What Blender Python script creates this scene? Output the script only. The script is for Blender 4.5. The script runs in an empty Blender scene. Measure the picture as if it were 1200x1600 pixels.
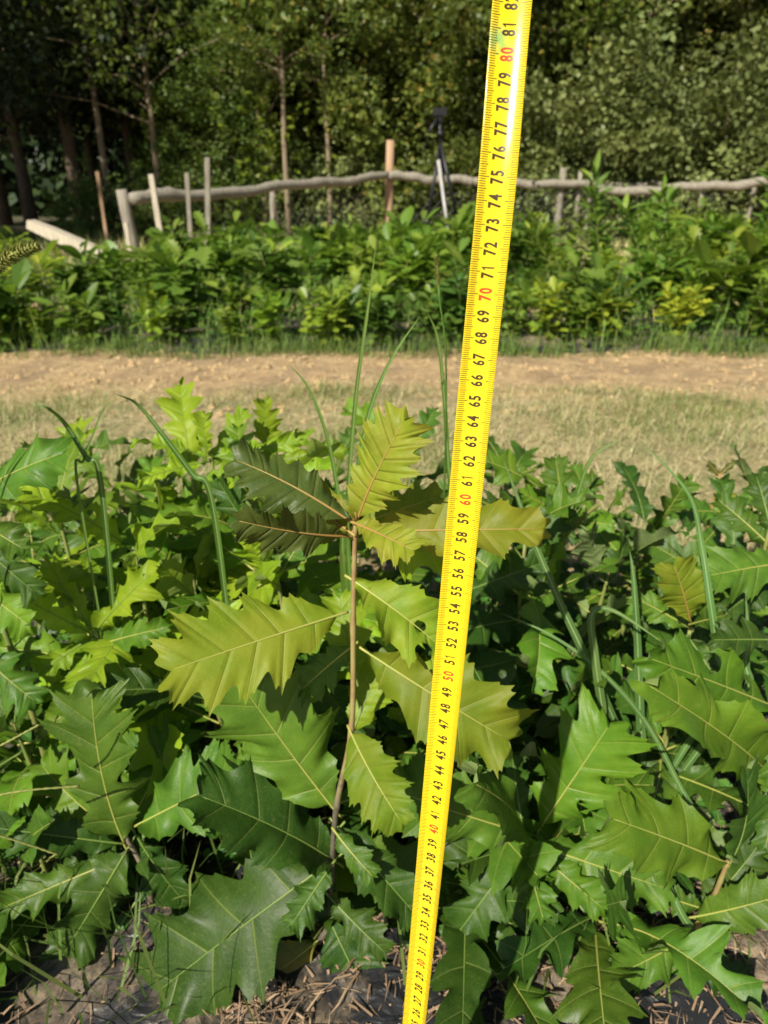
import bpy, math, random
from mathutils import Vector, Matrix
R = math.radians
S = bpy.context.scene
C = S.collection

# ------------------------------------------------------------------ camera
PITCH, HC, FPX = R(25.0), 0.74, 1109.0
cam_d = bpy.data.cameras.new('camera'); cam = bpy.data.objects.new('camera', cam_d); C.objects.link(cam)
cam.location = (0, 0, HC); cam.rotation_euler = (math.pi/2 - PITCH, 0, 0)
cam_d.sensor_fit = 'VERTICAL'; cam_d.sensor_height = 36; cam_d.sensor_width = 27
cam_d.lens = FPX/1600*36
cam_d.clip_start = 0.02; cam_d.clip_end = 400
cam_d.dof.use_dof = True; cam_d.dof.focus_distance = 0.40; cam_d.dof.aperture_fstop = 12.0
S.camera = cam
S.render.resolution_x = 768; S.render.resolution_y = 1024
# ------------------------------------------------------------------ sky, sun, exposure
SUN_EL, SUN_AZ = R(42), R(32)      # azimuth: from behind the camera, towards the left
sunv = Vector((-math.sin(SUN_AZ)*math.cos(SUN_EL), -math.cos(SUN_AZ)*math.cos(SUN_EL), math.sin(SUN_EL)))
w = bpy.data.worlds.new("World"); S.world = w; w.use_nodes = True
nt = w.node_tree; bg = nt.nodes['Background']
sky = nt.nodes.new('ShaderNodeTexSky'); sky.sky_type = 'NISHITA'; sky.sun_disc = False
sky.sun_elevation = SUN_EL; sky.sun_rotation = math.atan2(sunv.x, sunv.y)
nt.links.new(sky.outputs[0], bg.inputs[0]); bg.inputs[1].default_value = 0.05
sl = bpy.data.lights.new('sun', 'SUN'); sl.energy = 5.0; sl.angle = R(0.5); sl.color = (1, 0.93, 0.80)
so = bpy.data.objects.new('sun', sl); C.objects.link(so); so.rotation_euler = sunv.to_track_quat('Z', 'Y').to_euler()
so.location = (-5, -8, 8)
S.view_settings.view_transform = 'Standard'; S.view_settings.look = 'None'
S.view_settings.exposure = 0.52; S.view_settings.gamma = 1
S.view_settings.use_curve_mapping = False

# ------------------------------------------------------------------ helpers
FW = Vector((0, math.cos(PITCH), -math.sin(PITCH))); UP = Vector((0, math.sin(PITCH), math.cos(PITCH)))
EYE = Vector((0, 0, HC))
def ray(px, py): return FW + Vector(((px-600)/FPX, 0, 0)) + UP*((800-py)/FPX)
def at(px, py, yh):                       # point on that line of sight at horizontal distance yh
    d = ray(px, py); return EYE + d*(yh/d.y)
def atz(px, py, z):
    d = ray(px, py); return EYE + d*z
def xg(px, yh, py=800): return at(px, py, yh).x

def tag(o, label=None, cat=None, group=None, kind=None):
    if label: o['label'] = label
    if cat: o['category'] = cat
    if group: o['group'] = group
    if kind: o['kind'] = kind
    return o
def empty(name, loc=(0, 0, 0), label=None, cat=None, group=None):
    o = bpy.data.objects.new(name, None); C.objects.link(o); o.location = loc; o.empty_display_size = .05
    return tag(o, label, cat, group)
class MB:
    def __init__(s): s.v = []; s.f = []; s.m = []; s.uv = None; s.uv2 = None
    def tube(s, pts, radii, n=7, mat=0, cap=True):
        b = len(s.v); P = [Vector(p) for p in pts]
        if not hasattr(radii, '__len__'): radii = [radii]*len(P)
        ref = None
        for i, p in enumerate(P):
            t = (P[min(i+1, len(P)-1)]-P[max(i-1, 0)]).normalized()
            if ref is None:
                ref = t.cross(Vector((0, 0, 1)));
                if ref.length < .2: ref = t.cross(Vector((1, 0, 0)))
            a = (ref - t*ref.dot(t)).normalized(); ref = a; c = t.cross(a)
            for k in range(n):
                an = 2*math.pi*k/n
                s.v.append(p + (a*math.cos(an)+c*math.sin(an))*radii[i])
        for i in range(len(P)-1):
            for k in range(n):
                s.f.append((b+i*n+k, b+i*n+(k+1) % n, b+(i+1)*n+(k+1) % n, b+(i+1)*n+k)); s.m.append(mat)
        if cap:
            s.f.append(tuple(b+k for k in range(n))[::-1]); s.m.append(mat)
            s.f.append(tuple(b+(len(P)-1)*n+k for k in range(n))); s.m.append(mat)
    def box(s, lo, hi, mat=0, M=None):
        b = len(s.v)
        for z in (lo[2], hi[2]):
            for y in (lo[1], hi[1]):
                for x in (lo[0], hi[0]):
                    p = Vector((x, y, z)); s.v.append(M @ p if M else p)
        for f in ((0, 2, 3, 1), (4, 5, 7, 6), (0, 1, 5, 4), (2, 6, 7, 3), (0, 4, 6, 2), (1, 3, 7, 5)):
            s.f.append(tuple(b+i for i in f)); s.m.append(mat)
    def build(s, name, mats, parent=None, smooth=True):
        me = s.mesh(name, mats, smooth); return link(name, me, parent)
    def mesh(s, name, mats, smooth=True):
        me = bpy.data.meshes.new(name); me.from_pydata([tuple(v) for v in s.v], [], s.f)
        if not isinstance(mats, (list, tuple)): mats = [mats]
        for m in mats: me.materials.append(m)
        if any(s.m): me.polygons.foreach_set('material_index', s.m)
        if smooth: me.polygons.foreach_set('use_smooth', [True]*len(me.polygons))
        me.update(); return me
def link(name, me, parent=None):
    o = bpy.data.objects.new(name, me); C.objects.link(o)
    if parent: o.parent = parent
    return o
def curve(pts, n=12):                     # smooth curve through points
    P = [Vector(p) for p in pts]
    if len(P) == 2: return [P[0].lerp(P[1], i/n) for i in range(n+1)]
    Q = [P[0]*2-P[1]]+P+[P[-1]*2-P[-2]]; out = []
    for i in range(1, len(Q)-2):
        for k in range(n):
            t = k/n; a, b, c, d = Q[i-1:i+3]
            out.append(.5*((2*b)+(c-a)*t+(2*a-5*b+4*c-d)*t*t+(3*b-a-3*c+d)*t**3))
    out.append(P[-1]); return out

# ------------------------------------------------------------------ materials
class NT:
    def __init__(s, name):
        s.m = bpy.data.materials.new(name); s.m.use_nodes = True; s.t = s.m.node_tree
        s.p = s.t.nodes['Principled BSDF']; s.out = s.t.nodes['Material Output']
    def n(s, typ, **k):
        nd = s.t.nodes.new(typ)
        for a, b in k.items(): setattr(nd, a, b)
        return nd
    def l(s, a, b): s.t.links.new(a, b)
    def val(s, x, inp):
        if isinstance(x, bpy.types.NodeSocket): s.l(x, inp)
        else: inp.default_value = x
    def math(s, op, a, b=0.0, c=None, clamp=False):
        nd = s.n('ShaderNodeMath', operation=op); nd.use_clamp = clamp
        s.val(a, nd.inputs[0]); s.val(b, nd.inputs[1])
        if c is not None: s.val(c, nd.inputs[2])
        return nd.outputs[0]
    def mix(s, f, a, b, blend='MIX'):
        nd = s.n('ShaderNodeMix', data_type='RGBA', blend_type=blend)
        s.val(f, nd.inputs[0])
        for x, i in ((a, 6), (b, 7)):
            if isinstance(x, tuple): x = (x+(1,))[:4]
            s.val(x, nd.inputs[i])
        return nd.outputs[2]
    def noise(s, scale, detail=4, rough=.6, vec=None, dist=0):
        nd = s.n('ShaderNodeTexNoise'); nd.inputs['Scale'].default_value = scale
        nd.inputs['Detail'].default_value = detail; nd.inputs['Roughness'].default_value = rough
        nd.inputs['Distortion'].default_value = dist
        if vec is not None: s.l(vec, nd.inputs['Vector'])
        return nd.outputs[0]
    def ramp(s, fac, stops):
        nd = s.n('ShaderNodeValToRGB'); s.l(fac, nd.inputs[0]); e = nd.color_ramp.elements
        while len(e) < len(stops): e.new(.5)
        for i, (p, c) in enumerate(stops):
            e[i].position = p; e[i].color = (c+(1,))[:4] if isinstance(c, tuple) else (c, c, c, 1)
        return nd.outputs[0]
    def bump(s, h, dist, strength=1.0):
        nd = s.n('ShaderNodeBump'); nd.inputs['Distance'].default_value = dist; nd.inputs['Strength'].default_value = strength
        s.l(h, nd.inputs['Height']); s.l(nd.outputs[0], s.p.inputs['Normal']); return nd.outputs[0]
    def pos(s): return s.n('ShaderNodeNewGeometry').outputs['Position']
    def gen(s): return s.n('ShaderNodeTexCoord').outputs['Object']

def mapping(k, vec, sc):
    nd = k.n('ShaderNodeMapping'); nd.inputs['Scale'].default_value = sc; k.l(vec, nd.inputs[0]); return nd.outputs[0]

def leaf_mat(name, top, edge, vein, trans, tw=.3, rough=.42, spot=.0, spotcol=(.25, .2, .05), tint=None, tintw=0):
    k = NT(name); oi = k.n('ShaderNodeObjectInfo')
    uv = k.n('ShaderNodeUVMap', uv_map='UVMap').outputs[0]; uv2 = k.n('ShaderNodeUVMap', uv_map='UV2').outputs[0]
    sx = k.n('ShaderNodeSeparateXYZ'); k.l(uv, sx.inputs[0])
    lob, t = sx.outputs[0], k.math('ABSOLUTE', sx.outputs[1])
    d = k.math('PINGPONG', lob, 0.5)
    wid = k.math('MULTIPLY_ADD', t, -0.018, 0.034)
    lat = k.math('SUBTRACT', 1.0, k.math('DIVIDE', d, wid), clamp=True)
    lat = k.math('MULTIPLY', lat, k.math('SUBTRACT', 1.25, t, clamp=True))
    soft = k.math('SUBTRACT', 1.0, k.math('DIVIDE', d, 0.16), clamp=True)
    v3 = k.n('ShaderNodeCombineXYZ'); s2 = k.n('ShaderNodeSeparateXYZ'); k.l(uv2, s2.inputs[0])
    k.l(s2.outputs[0], v3.inputs[0]); k.l(s2.outputs[1], v3.inputs[1]); k.l(oi.outputs['Random'], v3.inputs[2])
    vo = k.n('ShaderNodeTexVoronoi', feature='DISTANCE_TO_EDGE'); vo.inputs['Scale'].default_value = 46; k.l(v3.outputs[0], vo.inputs['Vector'])
    net = k.math('SUBTRACT', 1.0, k.math('DIVIDE', vo.outputs[0], .055), clamp=True)
    n1 = k.noise(7, 3, .5, v3.outputs[0]); n2 = k.noise(60, 3, .6, v3.outputs[0])
    col = k.mix(k.ramp(n1, [(.35, 0.0), (.7, 1.0)]), top, edge)
    if tint:
        col = k.mix(k.math('MULTIPLY', k.ramp(k.noise(3.2, 2, .5, v3.outputs[0]), [(.42, 0.0), (.62, 1.0)]), tintw), col, tint)
    hs = k.n('ShaderNodeHueSaturation'); k.l(col, hs.inputs['Color'])
    k.l(k.math('MULTIPLY_ADD', oi.outputs['Random'], .026, .487), hs.inputs['Hue'])
    rr = k.math('FRACT', k.math('MULTIPLY', oi.outputs['Random'], 7.31))
    k.l(k.math('MULTIPLY_ADD', rr, .5, .76), hs.inputs['Value'])
    col = hs.outputs[0]
    col = k.mix(k.math('MULTIPLY', net, .12), col, vein)
    if spot >= 0:
        spot = max(spot, .12)
        sp = k.ramp(k.noise(26, 4, .7, v3.outputs[0]), [(.60, 0.0), (.66, 1.0)])
        col = k.mix(k.math('MULTIPLY', sp, spot), col, spotcol)
    sp2 = k.ramp(n2, [(.72, 0.0), (.76, 1.0)])
    col = k.mix(k.math('MULTIPLY', sp2, .35), col, (.30, .28, .10))
    col = k.mix(k.math('MULTIPLY', lat, .5), col, vein)
    bf = k.n('ShaderNodeNewGeometry').outputs['Backfacing']
    pale = k.mix(.42, col, (.30, .36, .16))
    colb = k.mix(bf, col, pale)
    k.l(colb, k.p.inputs['Base Color'])
    ro = k.math('MULTIPLY_ADD', n1, .2, rough-.1); k.l(k.math('MAXIMUM', ro, k.math('MULTIPLY', bf, .7)), k.p.inputs['Roughness'])
    k.p.inputs['Specular IOR Level'].default_value = .24
    h = k.math('MULTIPLY_ADD', net, -.06, k.math('MULTIPLY', soft, -1.0)); h = k.math('MULTIPLY_ADD', lat, -.6, h)
    h = k.math('MULTIPLY_ADD', k.noise(28, 2, .5, v3.outputs[0]), .7, h)
    b = k.bump(h, .0006, .9)
    tr = k.n('ShaderNodeBsdfTranslucent'); k.l(k.mix(k.math('MULTIPLY', lat, .4), trans, vein), tr.inputs[0]); k.l(b, tr.inputs['Normal'])
    mx = k.n('ShaderNodeMixShader'); mx.inputs[0].default_value = tw
    k.l(k.p.outputs[0], mx.inputs[1]); k.l(tr.outputs[0], mx.inputs[2]); k.l(mx.outputs[0], k.out.inputs[0])
    return k.m
def simple(name, c1, c2, scale=20, rough=.8, detail=4, bumpd=0, tw=0, trans=None, sc=(1, 1, 1), rnd=0, spec=.4):
    k = NT(name); v = mapping(k, k.gen(), sc)
    n = k.noise(scale, detail, .6, v); col = k.mix(k.ramp(n, [(.35, 0.0), (.68, 1.0)]), c1, c2)
    if rnd:
        oi = k.n('ShaderNodeObjectInfo'); hs = k.n('ShaderNodeHueSaturation'); k.l(col, hs.inputs['Color'])
        k.l(k.math('MULTIPLY_ADD', oi.outputs['Random'], rnd, 1-rnd/2), hs.inputs['Value'])
        k.l(k.math('MULTIPLY_ADD', k.math('FRACT', k.math('MULTIPLY', oi.outputs['Random'], 5.7)), .03, .485), hs.inputs['Hue']); col = hs.outputs[0]
    k.l(col, k.p.inputs['Base Color']); k.p.inputs['Roughness'].default_value = rough; k.p.inputs['Specular IOR Level'].default_value = spec
    if bumpd: k.bump(n, bumpd)
    if tw:
        tr = k.n('ShaderNodeBsdfTranslucent'); tr.inputs[0].default_value = trans+(1,)
        mx = k.n('ShaderNodeMixShader'); mx.inputs[0].default_value = tw
        k.l(k.p.outputs[0], mx.inputs[1]); k.l(tr.outputs[0], mx.inputs[2]); k.l(mx.outputs[0], k.out.inputs[0])
    return k.m
def foliage_mat(name, cols, trans, tw=.25, rough=.5):       # colour varies leaf by leaf (mesh island) and tree by tree
    k = NT(name); g = k.n('ShaderNodeNewGeometry'); oi = k.n('ShaderNodeObjectInfo')
    st = [(i/(len(cols)-1), c) for i, c in enumerate(cols)]
    col = k.ramp(g.outputs['Random Per Island'], st)
    hs = k.n('ShaderNodeHueSaturation'); k.l(col, hs.inputs['Color'])
    k.l(k.math('MULTIPLY_ADD', oi.outputs['Random'], .5, .75), hs.inputs['Value'])
    k.l(k.math('MULTIPLY_ADD', k.math('FRACT', k.math('MULTIPLY', oi.outputs['Random'], 9.3)), .04, .48), hs.inputs['Hue'])
    k.l(hs.outputs[0], k.p.inputs['Base Color']); k.p.inputs['Roughness'].default_value = rough
    k.p.inputs['Specular IOR Level'].default_value = .35
    tr = k.n('ShaderNodeBsdfTranslucent'); tr.inputs[0].default_value = trans+(1,)
    mx = k.n('ShaderNodeMixShader'); mx.inputs[0].default_value = tw
    k.l(k.p.outputs[0], mx.inputs[1]); k.l(tr.outputs[0], mx.inputs[2]); k.l(mx.outputs[0], k.out.inputs[0])
    return k.m

M = {}
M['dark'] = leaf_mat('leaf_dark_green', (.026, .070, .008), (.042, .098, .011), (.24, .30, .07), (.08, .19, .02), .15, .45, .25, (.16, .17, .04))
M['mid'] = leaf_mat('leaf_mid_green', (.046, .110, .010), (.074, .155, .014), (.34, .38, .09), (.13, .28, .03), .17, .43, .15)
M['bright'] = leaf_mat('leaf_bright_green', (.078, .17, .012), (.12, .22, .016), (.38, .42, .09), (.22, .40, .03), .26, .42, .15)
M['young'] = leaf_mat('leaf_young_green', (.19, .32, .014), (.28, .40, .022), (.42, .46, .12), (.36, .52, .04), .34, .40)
M['yellow'] = leaf_mat('leaf_yellow_green', (.135, .225, .012), (.19, .275, .018), (.40, .42, .10), (.38, .46, .03), .32, .50, tint=(.22, .26, .022), tintw=.6)
M['olive'] = leaf_mat('leaf_olive_bronze', (.18, .225, .014), (.26, .275, .022), (.40, .38, .09), (.44, .44, .03), .32, .48, tint=(.25, .20, .035), tintw=.35)
M['bronze'] = leaf_mat('leaf_dark_bronze', (.045, .072, .012), (.070, .095, .016), (.22, .20, .06), (.14, .14, .02), .14, .42)
M['turning'] = leaf_mat('leaf_turning_yellow', (.10, .19, .03), (.28, .29, .05), (.42, .40, .12), (.34, .36, .04), .3, .45, .7, (.30, .17, .06), tint=(.42, .32, .07), tintw=.7)
M['petiole_y'] = simple('petiole_yellow', (.28, .34, .07), (.36, .33, .08), 30, .45)
M['petiole_r'] = simple('petiole_reddish', (.34, .17, .06), (.32, .28, .07), 18, .45)
M['petiole_g'] = simple('petiole_green', (.13, .22, .04), (.20, .26, .06), 30, .45)
M['stem_tan'] = simple('stem_tan_bark', (.24, .15, .06), (.30, .25, .09), 45, .6, bumpd=.0006)
M['stem_green'] = simple('stem_green', (.16, .22, .05), (.24, .22, .07), 45, .6)
M['stem_grey'] = simple('stem_woody', (.16, .12, .08), (.27, .22, .15), 60, .8, bumpd=.0006)
M['bark'] = simple('trunk_bark', (.09, .065, .045), (.21, .16, .11), 9, .9, 6, .02, sc=(4, 4, .8))
M['bark_pale'] = simple('trunk_pale_bark', (.20, .155, .10), (.36, .29, .19), 9, .9, 6, .02, sc=(4, 4, .8))
M['blade'] = simple('grass_blade_green', (.07, .15, .02), (.12, .21, .03), 14, .5, tw=.25, trans=(.2, .4, .04), rnd=.3)
M['blade_blue'] = simple('grass_blade_bluish', (.075, .155, .04), (.12, .215, .055), 14, .5, tw=.2, trans=(.2, .38, .08), rnd=.3)
M['blade_rib'] = simple('grass_blade_midrib', (.20, .32, .12), (.26, .36, .15), 30, .45)
M['bract'] = simple('seed_head', (.42, .44, .13), (.30, .34, .10), 200, .7, tw=.3, trans=(.4, .42, .1))
M['straw'] = foliage_mat('straw', [(.32, .22, .11), (.60, .45, .25), (.80, .66, .42), (.42, .30, .16)], (.3, .22, .1), .08, .7)
M['mulch'] = foliage_mat('mulch_litter', [(.10, .07, .04), (.30, .21, .12), (.16, .11, .06), (.48, .37, .22), (.22, .15, .08), (.38, .28, .16)], (.2, .15, .08), .05, .8)
M['drygrass'] = foliage_mat('dry_grass', [(.52, .42, .22), (.72, .60, .34), (.34, .34, .13), (.85, .72, .44), (.24, .30, .09), (.62, .50, .28)], (.4, .35, .12), .2, .7)
M['greengrass'] = foliage_mat('green_grass', [(.10, .20, .04), (.16, .26, .05), (.22, .28, .07), (.08, .17, .03)], (.2, .36, .05), .25, .6)
M['weed'] = foliage_mat('weed_leaves', [(.05, .13, .02), (.09, .20, .03), (.14, .26, .04), (.06, .15, .025)], (.16, .36, .03), .28, .5)
M['bed_a'] = foliage_mat('bed_foliage_green', [(.08, .15, .02), (.12, .20, .026), (.18, .27, .035), (.09, .16, .024), (.25, .32, .045)], (.22, .40, .03), .3, .42)
M['bed_b'] = foliage_mat('bed_foliage_bright', [(.15, .25, .025), (.22, .32, .032), (.30, .38, .045), (.13, .23, .028)], (.32, .50, .04), .34, .42)
M['bed_c'] = foliage_mat('bed_foliage_dark', [(.05, .105, .018), (.075, .14, .022), (.10, .17, .03), (.14, .21, .03)], (.12, .26, .03), .25, .42)
M['bed_y'] = foliage_mat('bed_foliage_yellow', [(.24, .33, .03), (.34, .40, .035), (.16, .27, .03)], (.5, .55, .04), .36, .42)
M['crown_a'] = foliage_mat('crown_green', [(.07, .12, .022), (.11, .17, .03), (.16, .21, .04), (.08, .13, .025), (.13, .18, .03), (.17, .22, .035), (.10, .15, .03), (.34, .29, .05)], (.16, .23, .03), .3, .5)
M['crown_b'] = foliage_mat('crown_grey_green', [(.13, .185, .055), (.18, .235, .075), (.25, .30, .095), (.14, .19, .06)], (.16, .22, .04), .28, .5)
M['crown_c'] = foliage_mat('crown_light_green', [(.065, .115, .02), (.10, .155, .028), (.15, .20, .035), (.07, .115, .022)], (.22, .32, .03), .3, .5)
M['crown_d'] = foliage_mat('crown_shade_green', [(.012, .026, .007), (.020, .038, .010), (.034, .054, .014)], (.03, .05, .01), .12, .6)  # crown green darkened in colour to stand in for deep forest shade
M['wood_grey'] = simple('weathered_wood', (.17, .15, .115), (.36, .33, .265), 12, .85, 6, .004, sc=(6, 6, .7))
M['wood_pale'] = simple('pale_wood', (.42, .36, .27), (.62, .55, .43), 12, .8, 6, .003, sc=(6, 6, .7))
M['wood_red'] = simple('reddish_wood', (.36, .22, .13), (.50, .34, .21), 12, .8, 6, .004, sc=(6, 6, .7))
M['wire'] = simple('fence_wire', (.20, .19, .18), (.30, .30, .30), 30, .5)
M['black'] = simple('black_metal', (.012, .012, .013), (.022, .022, .024), 30, .4)
M['silver'] = simple('pale_pole', (.36, .35, .34), (.48, .46, .43), 20, .35)

def stem_gradient():  # lower stem darkened in colour to stand in for shade under the leaves
    k = NT('stem_tan_to_shade_dark'); sp = k.n('ShaderNodeSeparateXYZ'); g = k.gen(); k.l(g, sp.inputs[0]); n = k.noise(60, 4, .6, g)
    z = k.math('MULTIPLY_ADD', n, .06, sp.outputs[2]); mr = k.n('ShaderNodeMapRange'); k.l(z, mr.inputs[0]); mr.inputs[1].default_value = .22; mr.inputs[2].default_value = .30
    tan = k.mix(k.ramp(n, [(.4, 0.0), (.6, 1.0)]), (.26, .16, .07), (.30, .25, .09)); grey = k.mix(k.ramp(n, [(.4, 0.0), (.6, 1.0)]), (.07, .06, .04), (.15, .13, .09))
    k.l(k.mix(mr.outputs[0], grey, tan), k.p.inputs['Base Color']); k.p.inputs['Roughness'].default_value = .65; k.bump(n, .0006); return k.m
def ground_mat():
    k = NT('soil_and_dry_turf'); P = k.pos(); sp = k.n('ShaderNodeSeparateXYZ'); k.l(P, sp.inputs[0])
    y = k.math('MULTIPLY_ADD', k.noise(1.6, 4, .6, P), .5, k.math('SUBTRACT', sp.outputs[1], .25))
    n1 = k.noise(3.5, 6, .65, P); n2 = k.noise(38, 6, .7, P); n3 = k.noise(180, 3, .7, P)
    sand = k.mix(k.ramp(n2, [(.3, 0.0), (.7, 1.0)]), (.42, .275, .13), (.76, .56, .30))
    sand = k.mix(k.ramp(n1, [(.45, 0.0), (.62, 1.0)]), sand, (.34, .235, .135))
    turf = k.mix(k.ramp(n2, [(.35, 0.0), (.65, 1.0)]), (.26, .21, .10), (.60, .49, .26))
    turf = k.mix(k.ramp(n1, [(.45, 0.0), (.6, 1.0)]), turf, (.22, .23, .09))
    mr = k.n('ShaderNodeMapRange'); k.l(y, mr.inputs[0]); mr.inputs[1].default_value = 2.45; mr.inputs[2].default_value = 2.8
    clod = k.ramp(k.noise(13, 6, .75, P, .6), [(.42, 0.0), (.60, 1.0)]); sand = k.mix(k.math('MULTIPLY', clod, .6), sand, (.30, .19, .10))
    col = k.mix(mr.outputs[0], turf, sand)
    mr = k.n('ShaderNodeMapRange'); k.l(y, mr.inputs[0]); mr.inputs[1].default_value = 8.5; mr.inputs[2].default_value = 9.5
    col = k.mix(mr.outputs[0], col, (.09, .085, .04))
    mr = k.n('ShaderNodeMapRange'); k.l(sp.outputs[1], mr.inputs[0]); mr.inputs[1].default_value = 1.5; mr.inputs[2].default_value = 1.25
    col = k.mix(mr.outputs[0], col, sand)
    k.l(col, k.p.inputs['Base Color']); k.p.inputs['Roughness'].default_value = .95
    k.bump(k.math('MULTIPLY_ADD', n3, .4, n2), .02, .8)
    return k.m
def film_mat():
    k = NT('black_plastic_mulch'); P = k.pos(); n1 = k.noise(9, 6, .65, P); n2 = k.noise(70, 5, .7, P)
    dust = k.math('MULTIPLY', k.ramp(n1, [(.48, 0.0), (.66, 1.0)]), k.ramp(n2, [(.35, .1), (.6, 1.0)]))
    col = k.mix(k.math('MULTIPLY', dust, .85), (.022, .023, .026), (.34, .26, .16))
    k.l(col, k.p.inputs['Base Color'])
    k.l(k.math('MULTIPLY_ADD', dust, .45, .38), k.p.inputs['Roughness'])
    w2 = k.noise(22, 3, .5, P, 1.2); k.bump(k.math('MULTIPLY_ADD', n2, .12, w2), .012, .9)
    return k.m
M['ground'] = ground_mat(); M['film'] = film_mat()

# ------------------------------------------------------------------ ground and beds
def sheet(name, x0, x1, y0, y1, nx, ny, zf, mat, kind='structure', label=None, cat=None):
    b = MB()
    for j in range(ny+1):
        for i in range(nx+1):
            x = x0+(x1-x0)*i/nx; y = y0+(y1-y0)*j/ny; b.v.append(Vector((x, y, zf(x, y))))
    for j in range(ny):
        for i in range(nx):
            a = j*(nx+1)+i; b.f.append((a, a+1, a+nx+2, a+nx+1)); b.m.append(0)
    return tag(b.build(name, mat), label, cat, kind=kind)
def hill(x, y, s=1.0): return .006*math.sin(x*7.1*s+y*3.3)+.005*math.sin(y*9.7*s-x*4.1)+.003*math.sin(x*23+y*19)
gd = MB(); xs = [-120, -60, -30, -15, -9]+[-6+i*.15 for i in range(81)]+[9, 15, 30, 60, 120]; ys = [-60, -20, -8, -3]+[-1+i*.12 for i in range(100)]+[13, 16, 22, 35, 70, 150]
for y in ys:
    for x in xs: gd.v.append(Vector((x, y, hill(x, y) if abs(x) < 7 and -1 <= y < 12 else 0)))
for j in range(len(ys)-1):
    for i in range(len(xs)-1):
        a = j*len(xs)+i; gd.f.append((a, a+1, a+len(xs)+1, a+len(xs))); gd.m.append(0)
tag(gd.build('ground', M['ground']), 'tan soil and dry turf of the nursery field', 'ground', kind='structure')
def bedz(y0, y1, h):
    def f(x, y):
        t = (y-y0)/(y1-y0); e = max(0, min(1, 6*min(t, 1-t))); return -.035+(h+.035)*e**.6+.006*math.sin(x*31+y*17)+.005*math.sin(x*11-y*29)+.004*math.sin(y*61+x*43)
    return f
BED0 = bedz(-.25, 1.28, .03)
sheet('mulch_film', -2.6, 2.6, -.25, 1.28, 160, 60, BED0, M['film'], label='black plastic mulch film with dusty soil under the measured seedlings', cat='mulch film')
sheet('mulch_film', -6, 6, 3.36, 4.4, 150, 20, bedz(3.36, 4.4, .05), M['film'], label='black plastic mulch film under the bushy row beyond the grass path', cat='mulch film')
sheet('mulch_film', -7, 7, 4.85, 5.9, 150, 20, bedz(4.85, 5.9, .05), M['film'], label='black plastic mulch film under the farther bushy row', cat='mulch film')

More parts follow.
